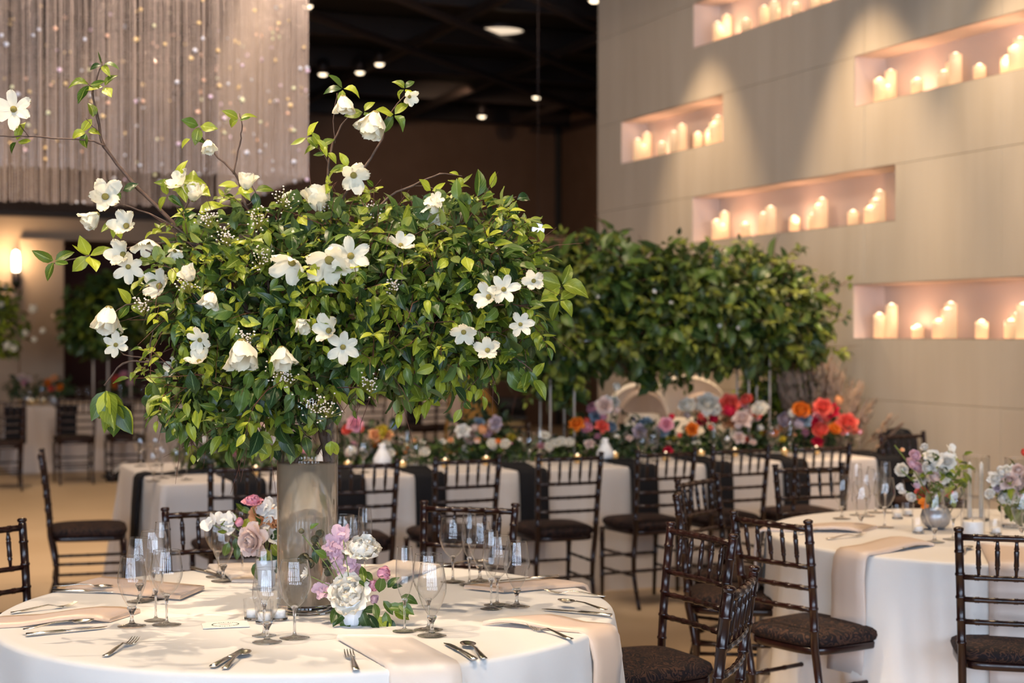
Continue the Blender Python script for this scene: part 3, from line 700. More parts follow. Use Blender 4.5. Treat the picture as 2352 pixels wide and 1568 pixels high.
cutlery(FORK, (818, 1543), (788, 1478), 'fork left of the ivory front napkin')
cutlery(FORK, (1313, 1472), (1168, 1430), 'fork between the front goblets and the right satin napkin')
cutlery(FORK, (1392, 1373), (1247, 1363), 'fork at the far right edge of the near table')
cutlery(KNIFE, (487, 1537), (592, 1478), 'knife left of the front spoon, front centre of the near table')
cutlery(SPOON, (515, 1540), (586, 1486), 'spoon with golden shine at the front centre of the near table')
cutlery(KNIFE, (1090, 1520), (1003, 1468), 'knife with dark blade right of the ivory front napkin')
cutlery(SPOON, (1113, 1517), (1046, 1465), 'spoon right of the dark bladed knife')
cutlery(KNIFE, (1405, 1418), (1222, 1400), 'knife at the right edge of the near table, above the satin napkin')
o = cutlery(SPOON, (1392, 1413), (1278, 1391), 'spoon resting on the knife at the right edge of the near table', z=TZ+.012)
cutlery(KNIFE, (1283, 1327), (1137, 1338), 'knife behind the right goblet of the near table')
cutlery(KNIFE, (58, 1463), (258, 1443), 'knife on the edge of the left champagne napkin')
cutlery(SPOON, (52, 1459), (212, 1440), 'spoon on the edge of the left champagne napkin', z=TZ+.012)
cutlery(KNIFE, (122, 1360), (270, 1364), 'knife at the far left of the near table')
cutlery(SPOON, (122, 1356), (222, 1359), 'spoon over the far left knife', z=TZ+.010)
cutlery(KNIFE, (440, 1308), (540, 1334), 'knife by the glass under the rose bouquet')
cutlery(SPOON, (1016, 1302), (1080, 1296), 'spoon at the back of the near table, right of the cream napkin')
g2 = 'cutlery on the right round table'
cutlery(KNIFE, (2046, 1268), (2130, 1252), 'knife beside the napkin of the right table', g2); cutlery(SPOON, (2068, 1267), (2122, 1250), 'shiny spoon beside the napkin of the right table', g2, TZ+.008)
cutlery(SPOON, (1835, 1228), (1912, 1219), 'spoon at the left edge of the right table', g2); cutlery(FORK, (1900, 1240), (1985, 1232), 'fork at the left of the right table, before the glasses', g2)
cutlery(SPOON, (2210, 1275), (2236, 1250), 'spoon glinting behind the right edge chair post', g2)

# ------------------------------------------------------------------ glassware
def smooth_prof(pts, k=4):
    out = []
    for i in range(len(pts)-1):
        p0 = pts[max(i-1, 0)]; p1 = pts[i]; p2 = pts[i+1]; p3 = pts[min(i+2, len(pts)-1)]
        for j in range(k):
            t = j/k; out.append(tuple(.5*((2*p1[c])+(-p0[c]+p2[c])*t+(2*p0[c]-5*p1[c]+4*p2[c]-p3[c])*t*t+(-p0[c]+3*p1[c]-3*p2[c]+p3[c])*t**3) for c in (0, 1)))
    out.append(pts[-1]); return out
def make_glass(name, foot_r, stem_r, stem_top, bowl):
    t = thing(name, 'x', 'glass')
    obj('bowl', MB().lathe(smooth_prof(bowl, 4), 32), M['glass'], t)
    zt = bowl[-1][1]; rt = bowl[-1][0]
    obj('rim', MB().lathe([(rt-.0006, zt-.001), (rt+.0007, zt-.0005), (rt+.0007, zt+.0007), (rt-.0006, zt+.0007), (rt-.0006, zt-.001)], 32), M['foot_glass'], t)
    st = [(.0005, .0065), (stem_r*1.6, .008), (stem_r, .018), (stem_r*.95, stem_top*.5+.01), (stem_r*1.25, stem_top-.006), (stem_r*2.3, stem_top+.004), (stem_r*2.2, stem_top+.010), (.0005, stem_top+.012)]
    obj('stem', MB().lathe(smooth_prof(st, 3), 16), M['crystal'], t)
    obj('foot', MB().lathe([(.0005, .0004), (foot_r*.96, .0004), (foot_r, .0012), (foot_r, .0022), (foot_r*.6, .0040), (stem_r*2.6, .0072), (stem_r*1.2, .011), (.0005, .0115)], 32), M['foot_glass'], t)
    return t
GOB = make_glass('water_goblet', .040, .0055, .045, [(.003, .050), (.012, .059), (.026, .083), (.0380, .116), (.0400, .136), (.0365, .166), (.0310, .198)])
WIN = make_glass('wine_glass', .041, .0038, .078, [(.002, .078), (.009, .083), (.028, .102), (.0430, .134), (.0450, .156), (.0415, .187), (.0370, .212)])
FLU = make_glass('champagne_flute', .0335, .0033, .082, [(.002, .086), (.006, .092), (.015, .108), (.0235, .140), (.0250, .170), (.0232, .205), (.0205, .235)])
KG = {'g': (GOB, 'water goblet'), 'w': (WIN, 'wine glass'), 'f': (FLU, 'champagne flute')}
NEAR = [('g', 302, 1440, 'in front of the left group'), ('w', 382, 1437, 'at the right of the left group'), ('f', 357, 1427, 'in the middle of the left group'),
        ('g', 320, 1383, 'at the back of the left group'), ('w', 352, 1377, 'tall at the back of the left group'), ('f', 372, 1372, 'backmost, above the left group'),
        ('g', 613, 1477, 'in front of the two votives'), ('f', 606, 1462, 'behind the goblet before the votives'), ('w', 676, 1467, 'just left of the tall vase'),
        ('g', 512, 1336, 'beside the blush rose'), ('w', 500, 1326, 'behind the goblet beside the blush rose'), ('f', 556, 1328, 'under the blush rose'),
        ('f', 929, 1452, 'right of the white peonies'), ('w', 984, 1448, 'behind the front right goblet'), ('g', 992, 1462, 'by the knife right of the ivory napkin'),
        ('w', 1040, 1338, 'leftmost of the back right group'), ('f', 1078, 1345, 'tallest of the back right group'), ('g', 1102, 1336, 'at the right of the back right group'),
        ('f', 1128, 1400, 'left of the lone right goblet'), ('w', 1142, 1391, 'behind the flute of the right group'), ('g', 1187, 1395, 'standing alone at the right, near the fork'),
        ('w', 788, 1328, 'behind the upper white peony'), ('g', 812, 1320, 'between the glasses behind the upper peony'), ('f', 838, 1326, 'tall, above the upper white peony')]
for k, px, py, lb in NEAR:
    pr, nm = KG[k]; p = T(px, py); dup(pr, 'clear %s %s on the near table' % (nm, lb), (p.x, p.y, TZ+.0015), random.random(), 'glasses on the near round table')
RIGHT = [('g', 1934, 1192, 'leftmost'), ('f', 1968, 1184, 'tall at left'), ('w', 1990, 1186, 'in the middle'), ('g', 1978, 1215, 'lowest in front'), ('w', 2032, 1212, 'nearest the flowers'), ('f', 2034, 1178, 'tall behind'), ('w', 2012, 1178, 'at the back')]
for k, px, py, lb in RIGHT:
    pr, nm = KG[k]; p = T(px, py); dup(pr, 'clear %s %s of the glass cluster on the right table' % (nm, lb), (p.x, p.y, TZ+.0015), 0, 'glasses on the right round table')
for k, px, py, lb in (('g', 2147, 1246, 'before the pale bouquet on the right table'), ('w', 2190, 1240, 'left of the white pillar candle'), ('g', 2347, 1243, 'at the right edge, before the rose bouquet')):
    pr, nm = KG[k]; p = T(px, py); dup(pr, 'clear %s %s' % (nm, lb), (p.x, p.y, TZ+.0015), 0, 'glasses on the right round table')
k_ = 0
for px, dd in ((352, .16), (372, .34), (428, .18), (405, .42), (600, .3), (630, .35), (805, .3), (835, .25), (935, .3), (955, .28), (1215, .3), (1240, .25), (1475, .25), (1500, .3), (1640, .3), (1670, .3), (1775, .35), (1815, .25), (1945, .35), (1975, .22)):
    kk = 'gwf'[k_ % 3]; s = s_at(px, dd); p = LP(s, dd, TZ+.002); pr, nm = KG[kk]
    dup(pr, 'clear %s in the front row of the long table, %s from the left' % (nm, ORD[k_]), p, 0, 'glasses along the long table'); k_ += 1
    if k_ % 2 == 0:
        p = LP(s+.02, LD-.25, TZ+.002); dup(WIN, 'clear wine glass at the back of the long table, %s pair from the left' % ORD[k_//2], p, 0, 'glasses along the long table')

# ------------------------------------------------------------------ leaves
def leaf_tpl(w=.22, fold=.25, curl=.25, tip=1.0, n=6, wob=0.0):
    """unit leaf along +Y, face up +Z"""
    mb = MB(); mb.uv = []; rows = []
    for i in range(n):
        t = i/(n-1); wd = w*(math.sin(PI*t**.85)**(.8 if t < .5 else tip)) if 0 < i < n-1 else .004
        y = math.sin(curl*2*t)/(curl*2)*1.0 if curl else t; z = -(1-math.cos(curl*2*t))/(curl*2) if curl else 0
        rows.append([(x*wd, y, z+fold*abs(x)*wd+wob*math.sin(7*t+3*x)*.04) for x in (-1, -.5, 0, .5, 1)])
        mb.uv += [(x, t) for x in (-1, -.5, 0, .5, 1)]
    mb.grid(rows)
    return mb
def leaf_lo(w=.22, fold=.3, curl=.3):
    mb = MB(); mb.uv = []
    st = [(0, .02), (.35, 1), (.7, .8), (1, .02)]
    rows = []
    for t, k in st:
        rows.append([(x*w*k, math.sin(curl*2*t)/(curl*2), -(1-math.cos(curl*2*t))/(curl*2)+fold*abs(x)*w*k) for x in (-1, 0, 1)]); mb.uv += [(x, t) for x in (-1, 0, 1)]
    return mb.grid(rows)
TPL_HI = [leaf_tpl(.26, .3, .25), leaf_tpl(.22, .5, .5, .8), leaf_tpl(.30, .15, .15, wob=1), leaf_tpl(.20, .35, -.3), leaf_tpl(.27, .6, .8, wob=1), leaf_tpl(.24, .2, .6)]
LEAF_ME = {}
def leaf_me(i, m):
    if (i, m.name) not in LEAF_ME: LEAF_ME[(i, m.name)] = TPL_HI[i].mesh('leaf', True, m)
    return LEAF_ME[(i, m.name)]
def frame(d, n):
    d = d/np.linalg.norm(d, axis=-1, keepdims=True); x = np.cross(d, n); l = np.linalg.norm(x, axis=-1, keepdims=True); x = x/np.maximum(l, 1e-6)
    z = np.cross(x, d); return np.stack([x, d, z], -1)   # columns
def add_leaf_part(parent, pos, d, n, L, m, i=None, name='leaf'):
    R = frame(np.array(d, float)[None], np.array(n, float)[None])[0]
    Mx = Matrix([[R[r][0]*L, R[r][1]*L, R[r][2]*L, pos[r]-parent.location[r]] for r in range(3)]+[[0, 0, 0, 1]])
    return link(name, leaf_me(random.randrange(6) if i is None else i, m), parent, M=Mx)
def cloud_points(blobs, N, lo=.35):
    C = np.array([b[0] for b in blobs]); R = np.array([b[1] for b in blobs]); vol = R.prod(1)**.8; vol /= vol.sum()
    out = []; dirs = []
    while len(out) < N:
        b = RNG.choice(len(blobs), p=vol); u = RNG.normal(size=3); u /= np.linalg.norm(u); q = RNG.uniform(lo**2, 1.06**2)**.5
        p = C[b]+u*R[b]*q
        dd = np.sqrt((((p-C)/R)**2).sum(1)); dd[b] = 9
        if dd.min() < .55: continue
        out.append(p); o = u/R[b]; dirs.append(o/np.linalg.norm(o)*(1 if q > .5 else .6))
    return np.array(out), np.array(dirs)
def leaf_cloud(parent, blobs, N, size, mats, nparts=0, tpl='hi', droop=.3, up=.5, lo=.35, flat=.8):
    p, o = cloud_points(blobs, N, lo)
    d = o+RNG.normal(0, .65, (N, 3)); d[:, 2] -= droop*.6
    n = RNG.normal(0, .45, (N, 3))+o*flat; n[:, 2] += up+.3
    L = RNG.uniform(size[0], size[1], N)
    Rm = frame(d, n)
    score = o[:, 1]*.5+p[:, 1]*.6+RNG.normal(0, .12, N)  # low Y = nearest the camera
    order = np.argsort(score); P_ = order[:nparts]; S_ = order[nparts:]
    for i in P_:
        k = random.randrange(6); pos = p[i]; R = Rm[i]*L[i]
        Mx = Matrix([[R[r][0], R[r][1], R[r][2], pos[r]-parent.location[r]] for r in range(3)]+[[0, 0, 0, 1]])
        link('leaf', leaf_me(k, mats[0] if random.random() < .8 else mats[-1]), parent, M=Mx)
    tp = TPL_HI[0:3] if tpl == 'hi' else [leaf_lo(), leaf_lo(.28, .5, .6)]
    for gi, m in enumerate(mats):
        for ti, T_ in enumerate(tp):
            idx = S_[(np.arange(len(S_)) % (len(mats)*len(tp))) == gi*len(tp)+ti]
            if not len(idx): continue
            tv = np.array(T_.v); tf = np.array(T_.f); tu = np.array(T_.uv)
            Vs = np.einsum('nij,vj->nvi', Rm[idx]*L[idx][:, None, None], tv)+p[idx][:, None]-np.array(parent.location)
            Fs = tf[None]+(np.arange(len(idx))*len(tv))[:, None, None]
            me = np_mesh('foliage', Vs.reshape(-1, 3), Fs.reshape(-1, 4), m, True, np.tile(tu, (len(idx), 1)))
            link('foliage', me, parent)['kind'] = 'stuff'
def twigs(parent, blobs, N, r, m, ln=.16, name='twigs'):
    p, o = cloud_points(blobs, N, .2); Vs = []; Fs = []; b = 0
    mb = MB(); pl = Vector(parent.location)
    for i in range(N):
        a = Vector(p[i])-pl; d = Vector(o[i])+Vector(RNG.normal(0, .5, 3)); d.normalize(); L = ln*random.uniform(.5, 1.2)
        mid = a+d*L*.5+Vector(RNG.normal(0, .012, 3)); mb.tube([a-d*L*.3, mid, a+d*L+Vector((0, 0, -.02))], [r, r*.8, r*.4], 4, False)
    o_ = obj(name, mb, m, parent); o_['kind'] = 'stuff'
def pblob(px, py, rx, ry, Y, rd, oy=0):
    c = P(px, py, Y+oy); return (np.array(c), np.array([rx/F*Y, rd, ry/F*Y]))

# ------------------------------------------------------------------ petals and blooms
def petal(L=1, Wd=.5, cup=.4, side=.3, ruf=0.0, phi=0, az=0, s=1, nu=5, nv=5, rnd=None, heart=0, off=.0):
    rows = []
    for i in range(nv):
        v = i/(nv-1); w = Wd*(math.sin(PI*min(1, .10+.78*v))**.8); row = []
        bend = cup*(v-.0)*2; yy = -(1-math.cos(bend))/(bend+1e-6)*v if abs(bend) > 1e-6 else 0; zz = (math.sin(bend)/(bend+1e-6))*v
        for k in range(nu):
            u = -1+2*k/(nu-1); e = ruf*(rnd.uniform(-1, 1) if rnd else 0)*v
            x = u*w; y = yy*L-side*u*u*w+e*.25+off; z = zz*L*(1-(heart*(1-abs(u)) if i == nv-1 else 0)-(.10*u*u if i == nv-1 else 0))+e*.12
            y -= off; y2 = y*math.cos(phi)+z*math.sin(phi)+off; z2 = -y*math.sin(phi)+z*math.cos(phi)
            row.append((s*(x*math.cos(az)-y2*math.sin(az)), s*(x*math.sin(az)+y2*math.cos(az)), s*z2))
        rows.append(row)
    return rows
def bloom_layers(kind):
    D = math.radians
    return {'peony': [(5, D(-6), .55, .26, .7, .8, .5, .03), (7, D(2), .62, .30, .6, .6, .5, .10), (8, D(12), .70, .34, .6, .5, .55, .17), (9, D(26), .78, .38, .5, .4, .5, .22), (8, D(46), .82, .44, .4, .3, .45, .24), (7, D(70), .80, .50, .2, .2, .45, .22)],
            'rose': [(4, D(-2), .60, .20, .3, 1.6, .1, .05), (5, D(3), .65, .27, .3, 1.2, .12, .11), (5, D(8), .70, .34, .25, .9, .14, .18), (6, D(16), .75, .40, .15, .6, .18, .25), (6, D(32), .80, .44, .05, .4, .22, .30), (6, D(54), .86, .46, -.15, .3, .25, .30), (5, D(74), .90, .46, -.35, .2, .25, .28)],
            'ranunculus': [(3, D(0), .60, .15, .5, 1.5, .05, .03), (5, D(0), .64, .22, .5, 1.1, .05, .09), (6, D(4), .68, .30, .6, .8, .06, .16), (7, D(8), .72, .36, .65, .6, .08, .23), (7, D(16), .74, .42, .7, .45, .1, .30), (6, D(34), .72, .46, .6, .3, .12, .32)],
            'sweetpea': [(2, D(50), 1.0, .62, -.1, -.1, .4, .0), (2, D(-5), .62, .34, .5, .4, .2, .05)],
            'daisy': [(9, D(72), 1.0, .20, .2, .2, .05, .1), (7, D(50), .7, .16, .3, .2, .05, .05)],
            'dog_open': [(6, D(76), 1.0, .29, .10, .15, .35, .14)],
            'dog_cup': [(3, D(20), 1.0, .36, .12, .4, .3, .10), (3, D(36), 1.0, .36, .05, .35, .35, .10)],
            'dog_half': [(5, D(56), 1.0, .33, .16, .25, .4, .12)],
            'hellebore': [(5, D(60), 1.0, .42, .5, .3, .1, .05)]}[kind]
BM = {}
def ball_mesh(kind, v=0):
    if (kind, v) in BM: return BM[(kind, v)]
    rnd = random.Random(sum(map(ord, kind)) % 97+v); mb = MB()
    for li, (n, ph, L, w, cup, sd, rf, of) in enumerate(bloom_layers(kind)):
        for k in range(n): mb.grid(petal(L, w, cup, sd, rf, ph+rnd.uniform(-.1, .1), 2*PI*(k+.5*(li % 2))/n+rnd.uniform(-.12, .12), 1, 4, 4, rnd, .0, of))
    BM[(kind, v)] = mb.mesh('bloom', True, M['white']); return BM[(kind, v)]
def orient(loc, d, s, spin=0):
    q = Vector(d).to_track_quat('Z', 'Y'); return Matrix.Translation(loc) @ q.to_matrix().to_4x4() @ Matrix.Rotation(spin, 4, 'Z') @ Matrix.Scale(s, 4)
def far_bloom(parent, kind, loc, d, r, m, name='bloom'):
    return link(name, ball_mesh(kind, random.randrange(2)), parent, M=orient(Vector(loc)-Vector(parent.location), d, r, random.uniform(0, 6)), mat=m)
PM = {}
def near_bloom(parent, kind, loc, d, r, m, centre=None, name='bloom', cr=.22, label=None):
    """a bloom whose every petal is its own sub-part"""
    key = (kind,); rnd = random.Random(len(BM)+int(r*1e5))
    if key not in PM:
        PM[key] = []
        for li, (n, ph, L, w, cup, sd, rf, of) in enumerate(bloom_layers(kind)):
            PM[key].append([MB().grid(petal(L, w, cup, sd, rf, 0, 0, 1, 7, 7, random.Random(li*7+v), .06, 0)).mesh('petal', True, M['white']) for v in range(2)])
    cm = MB().lathe([(.001, -.04), (cr*.7, -.02), (cr, .06), (cr*.85, .16), (cr*.4, .22), (.001, .24)], 14)
    c = obj(name, cm, centre or m, parent, M=orient(Vector(loc)-Vector(parent.location), d, r, rnd.uniform(0, 6)))
    if label: c['label'] = label
    for li, (n, ph, L, w, cup, sd, rf, of) in enumerate(bloom_layers(kind)):
        for k in range(n):
            a = 2*PI*(k+.5*(li % 2))/n+rnd.uniform(-.15, .15); p = ph+rnd.uniform(-.12, .12)
            Mx = Matrix.Rotation(a, 4, 'Z') @ Matrix.Rotation(-p, 4, 'X') @ Matrix.Scale(rnd.uniform(.9, 1.08), 4)
            Mx = Matrix.Rotation(a, 4, 'Z') @ Matrix.Translation((0, of, 0)) @ Matrix.Rotation(-p, 4, 'X') @ Matrix.Scale(rnd.uniform(.9, 1.08), 4); link('petal', PM[key][li][rnd.randrange(2)], c, M=Mx, mat=m)
    return c

# ------------------------------------------------------------------ the tall vase and its arrangement
vp = Vector((P(706, 1400, 4.67).x, 4.67, TZ+.001))
vase = thing('cylinder_vase', 'tall clear glass cylinder vase at the centre of the near table', 'vase', vp)
obj('glass_wall', MB().lathe([(.0895, .026), (.0905, .3), (.0905, .645)], 48), M['foot_glass'], vase)
obj('rim', MB().lathe([(.0890, .644), (.0915, .644), (.0915, .649), (.0890, .649), (.0890, .644)], 48), M['crystal'], vase)
obj('base', MB().lathe([(.0005, 0), (.089, 0), (.0915, .003), (.0915, .022), (.0895, .026), (.0005, .026)], 48), M['crystal'], vase)
obj('water', MB().lathe([(.0005, .0275), (.0885, .0275), (.0885, .44), (.0005, .44)], 48), M['water'], vase)
YA = 4.70
ARR = thing('flower_arrangement', 'tall spreading arrangement of dogwood blossom and green branches in the cylinder vase', 'flower arrangement', (vp.x, vp.y, TZ+.35))
def pt(px, py, off=0): return P(px, py, YA+off)
def branch(pts, r0, r1, off0=0, off1=0, m=None, parent=ARR, name='branch'):
    n = len(pts); q = [pt(x, y, off0+(off1-off0)*i/(n-1)) for i, (x, y) in enumerate(pts)]
    sm = []
    for i in range(n-1):
        a, b = q[i], q[i+1]; pa = q[max(0, i-1)]; nb = q[min(n-1, i+2)]
        for j in range(4):
            t = j/4; sm.append(.5*((2*a)+(b-pa)*t+(2*pa-5*a+4*b-nb)*t*t+(3*a-pa-3*b+nb)*t**3))
    sm.append(q[-1]); L = len(sm)
    sm = [p+Vector((random.gauss(0, .0012), 0, random.gauss(0, .0012)))-Vector(parent.location) for p in sm]
    rad = [(r0+(r1-r0)*i/(L-1))*(1.25 if i % 4 == 0 else 1) for i in range(L)]
    return obj(name, MB().tube(sm, rad, 7), m or M['bark'], parent)
BR = [([(640, 900), (560, 700), (400, 515), (310, 425), (240, 335), (225, 270), (213, 215), (222, 185), (236, 142)], .0075, .0016, .0, -.08),
      ([(240, 335), (200, 322), (100, 316), (30, 312), (-60, 310)], .0028, .0016, -.07, -.10), ([(66, 314), (55, 300), (42, 280)], .0016, .0012, -.09, -.1),
      ([(216, 205), (200, 190), (180, 182)], .0017, .0014, -.08, -.08), ([(224, 300), (212, 290), (200, 272)], .0015, .0010, -.07, -.09),
      ([(640, 800), (600, 560), (565, 470), (540, 400), (490, 350), (448, 290)], .0055, .0015, .0, -.02), ([(538, 400), (552, 330), (556, 290), (550, 262)], .0026, .0013, -.02, -.03),
      ([(745, 1000), (748, 700), (750, 500), (752, 400), (762, 340), (785, 288), (808, 262)], .006, .0016, .0, .02), ([(768, 330), (768, 260), (775, 215)], .0018, .0012, .02, .02),
      ([(762, 390), (740, 350), (705, 318)], .002, .0012, .02, 0), ([(760, 700), (780, 480), (840, 380), (878, 320), (890, 270), (935, 215)], .005, .0014, .02, .03),
      ([(790, 640), (870, 475), (950, 425), (1010, 400), (1062, 403)], .0045, .0013, 0, -.02), ([(945, 428), (990, 430), (1000, 445)], .0016, .0012, 0, -.02),
      ([(640, 620), (450, 560), (330, 563), (250, 580), (200, 588), (118, 605)], .0045, .0014, -.02, -.06), ([(640, 760), (480, 668), (410, 655), (375, 600), (330, 572), (300, 580)], .0048, .0016, -.05, -.1),
      ([(620, 860), (480, 840), (345, 830), (283, 835), (240, 885)], .0046, .0020, -.02, -.08), ([(345, 828), (345, 790), (357, 745)], .0024, .0016, -.05, -.07), ([(345, 826), (320, 820), (285, 815), (272, 800)], .002, .0014, -.05, -.08),
      ([(560, 640), (400, 520), (300, 475), (262, 475)], .0035, .0012, -.04, -.08), ([(410, 665), (360, 690), (290, 700), (262, 720)], .0022, .0012, -.08, -.1),
      ([(860, 640), (1000, 540), (1100, 505), (1200, 515), (1240, 522)], .004, .0012, 0, -.05), ([(900, 720), (1080, 700), (1220, 700), (1290, 660)], .0045, .0014, -.05, -.1),
      ([(900, 760), (1080, 790), (1180, 820), (1235, 865)], .004, .0012, -.06, -.1), ([(920, 660), (925, 560), (900, 640)], .0022, .0016, -.2, -.2), ([(400, 505), (425, 480), (435, 450), (420, 430)], .0022, .0012, -.03, -.05),
      ([(570, 470), (590, 450), (575, 425)], .002, .0012, -.02, -.03), ([(1100, 520), (1150, 470), (1185, 452)], .0024, .0012, 0, -.02), ([(840, 820), (920, 860), (985, 905)], .0028, .0012, -.1, -.12), ([(500, 900), (560, 960), (600, 1010)], .0026, .0012, -.06, -.1)]
for pts_, a, b, o0, o1 in BR: branch(pts_, a, b, o0, o1)
for pts_, r in (([(768, 1095), (757, 1020), (740, 940), (700, 800)], .0085), ([(675, 1088), (688, 1030), (700, 950), (690, 800)], .005), ([(648, 1097), (652, 1030), (668, 930), (690, 820)], .004), ([(752, 1060), (742, 1000), (720, 930), (735, 800)], .012), ([(725, 1040), (760, 990), (765, 900), (800, 800)], .005)):
    branch(pts_, r, r*.8, -.0, .02, M['bark'])
WH = [(236, 150, 4, .050, 0), (205, 195, 3, .06, 1), (240, 200, 3, .055, 0), (214, 272, 2, .05, 0), (200, 305, 3, .05, 1), (40, 325, 3, .055, 1), (458, 290, 3, .05, 1), (550, 275, 4, .055, 0), (440, 318, 2, .05, 1),
      (788, 205, 4, .055, 0), (836, 258, 3, .055, 0), (905, 265, 4, .055, 1), (930, 205, 4, .05, 0), (705, 315, 3, .05, 1), (735, 335, 4, .05, 0), (752, 350, 3, .045, 0), (125, 600, 4, .065, 1), (205, 588, 5, .065, 0),
      (245, 895, 7, .11, 2), (265, 925, 6, .09, 2), (360, 870, 4, .09, 2), (350, 900, 3, .08, 2), (550, 428, 3, .06, 0), (585, 440, 3, .06, 1), (410, 418, 4, .075, 0), (445, 430, 3, .07, 0), (385, 450, 3, .06, 1), (455, 490, 3, .09, 1), (432, 495, 2, .09, 1),
      (800, 385, 3, .055, 0), (990, 440, 3, .055, 0), (1095, 455, 3, .085, 0), (1128, 435, 2, .055, 0), (1185, 460, 3, .06, 1), (1240, 525, 3, .04, 1), (1290, 655, 4, .085, 0), (1285, 690, 4, .07, 1), (1215, 850, 4, .06, 2), (1225, 870, 3, .065, 1), (985, 915, 4, .065, 1),
      (1055, 405, 2, .03, 1), (760, 1010, 3, .06, 2), (700, 1000, 5, .06, 0), (675, 1015, 3, .06, 2), (300, 700, 3, .06, 1), (262, 770, 2, .05, 1), (280, 440, 3, .05, 0), (262, 500, 3, .06, 2), (310, 600, 2, .06, 1), (450, 640, 2, .06, 0), (860, 430, 2, .045, 0)]
nl = 0
for px, py, n, L, mode in WH:
    c = pt(px, py, -.08 if px < 420 else (-.03 if py < 500 else -.10)); a0 = random.uniform(0, 6)
    for k in range(n):
        a = a0+2*PI*k/n+random.uniform(-.4, .4); d = Vector((math.cos(a), -.35+.4*math.sin(a*2), .75*math.sin(a)+.15))
        if mode == 1: d.z -= .35
        if mode == 2: d = Vector((math.cos(a)*.55, -.2+.3*math.sin(a), -1.0))
        nrm = Vector((random.gauss(0, .4), -1.0, .7+random.gauss(0, .3)))
        add_leaf_part(ARR, c+d.normalized()*.004, d, nrm, L*random.uniform(.85, 1.15), M['leaf'] if random.random() < .8 else M['leaf_dk']); nl += 1
AB = [pblob(600, 670, 200, 185, YA, .24), pblob(820, 665, 240, 195, YA, .30), pblob(1040, 640, 205, 175, YA, .26), pblob(520, 870, 150, 105, YA, .20, -.05), pblob(690, 865, 130, 85, YA, .2, -.08),
      pblob(930, 800, 200, 115, YA, .24, -.03), pblob(580, 975, 110, 60, YA, .12, -.06), pblob(1160, 700, 95, 125, YA, .16), pblob(440, 690, 85, 140, YA, .15, -.03), pblob(665, 960, 40, 50, YA, .06, -.12),
      pblob(430, 930, 70, 60, YA, .12, -.05), pblob(1110, 580, 105, 75, YA, .14), pblob(480, 560, 80, 60, YA, .12), pblob(1120, 820, 90, 50, YA, .10, -.03), pblob(700, 500, 120, 40, YA, .1)]
leaf_cloud(ARR, AB, 3900, (.034, .068), [M['leaf'], M['leaf'], M['leaf_dk']], 298-nl, 'hi', .45, .55)
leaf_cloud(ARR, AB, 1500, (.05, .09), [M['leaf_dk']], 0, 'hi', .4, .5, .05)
twigs(ARR, AB, 420, .0013, M['twig'], .15)
def sprays(parent, blobs, n, L0, L1, leafL, m, seed, r=.0012):
    rnd = random.Random(seed); p, o = cloud_points(blobs, n*3, .93); mb = MB(); pl = Vector(parent.location); c = 0; Vs = []; Q = []
    for i in range(n*3):
        if c >= n: break
        if o[i][1] > .45: continue
        c += 1; a = Vector(p[i]); d = (Vector(o[i])+Vector((rnd.gauss(0, .4), rnd.gauss(0, .3), rnd.gauss(-.05, .45)))).normalized(); L = rnd.uniform(L0, L1)
        b = a+d*L*.55+Vector((0, 0, .012)); e = a+d*L+Vector((0, 0, -.03*rnd.random())); mb.tube([a-d*.04-pl, b-pl, e-pl], [r*1.3, r, r*.6], 5, False)
        for t in (.35, .6, .8, 1.0):
            q = a.lerp(b, t/.55) if t < .55 else b.lerp(e, (t-.55)/.45)
            for sgn in ((-1, 1) if t < 1 else (0,)):
                sd = d.cross(Vector((rnd.gauss(0, .3), -.4, 1))).normalized()*sgn; dd = (d*.7+sd+Vector((0, 0, -.25*rnd.random()))).normalized(); nn = Vector((rnd.gauss(0, .3), -.5, 1))
                Q.append((q, dd, nn, leafL*rnd.uniform(.6, 1.1)))
    obj('spray_twigs', mb, M['twig'], parent)['kind'] = 'stuff'
    D = np.array([list(x[1]) for x in Q]); Nn = np.array([list(x[2]) for x in Q]); Rm = frame(D, Nn); Ls = np.array([x[3] for x in Q]); Pp = np.array([list(x[0]-pl) for x in Q])
    for ti in range(6):
        idx = np.arange(ti, len(Q), 6); T_ = TPL_HI[ti]; tv = np.array(T_.v); tf = np.array(T_.f)
        Vv = np.einsum('nij,vj->nvi', Rm[idx]*Ls[idx][:, None, None], tv)+Pp[idx][:, None]; Fs = tf[None]+(np.arange(len(idx))*len(tv))[:, None, None]
        link('foliage', np_mesh('foliage', Vv.reshape(-1, 3), Fs.reshape(-1, 4), m, True, np.tile(np.array(T_.uv), (len(idx), 1))), parent)['kind'] = 'stuff'
sprays(ARR, AB, 120, .04, .105, .048, M['leaf'], 5)
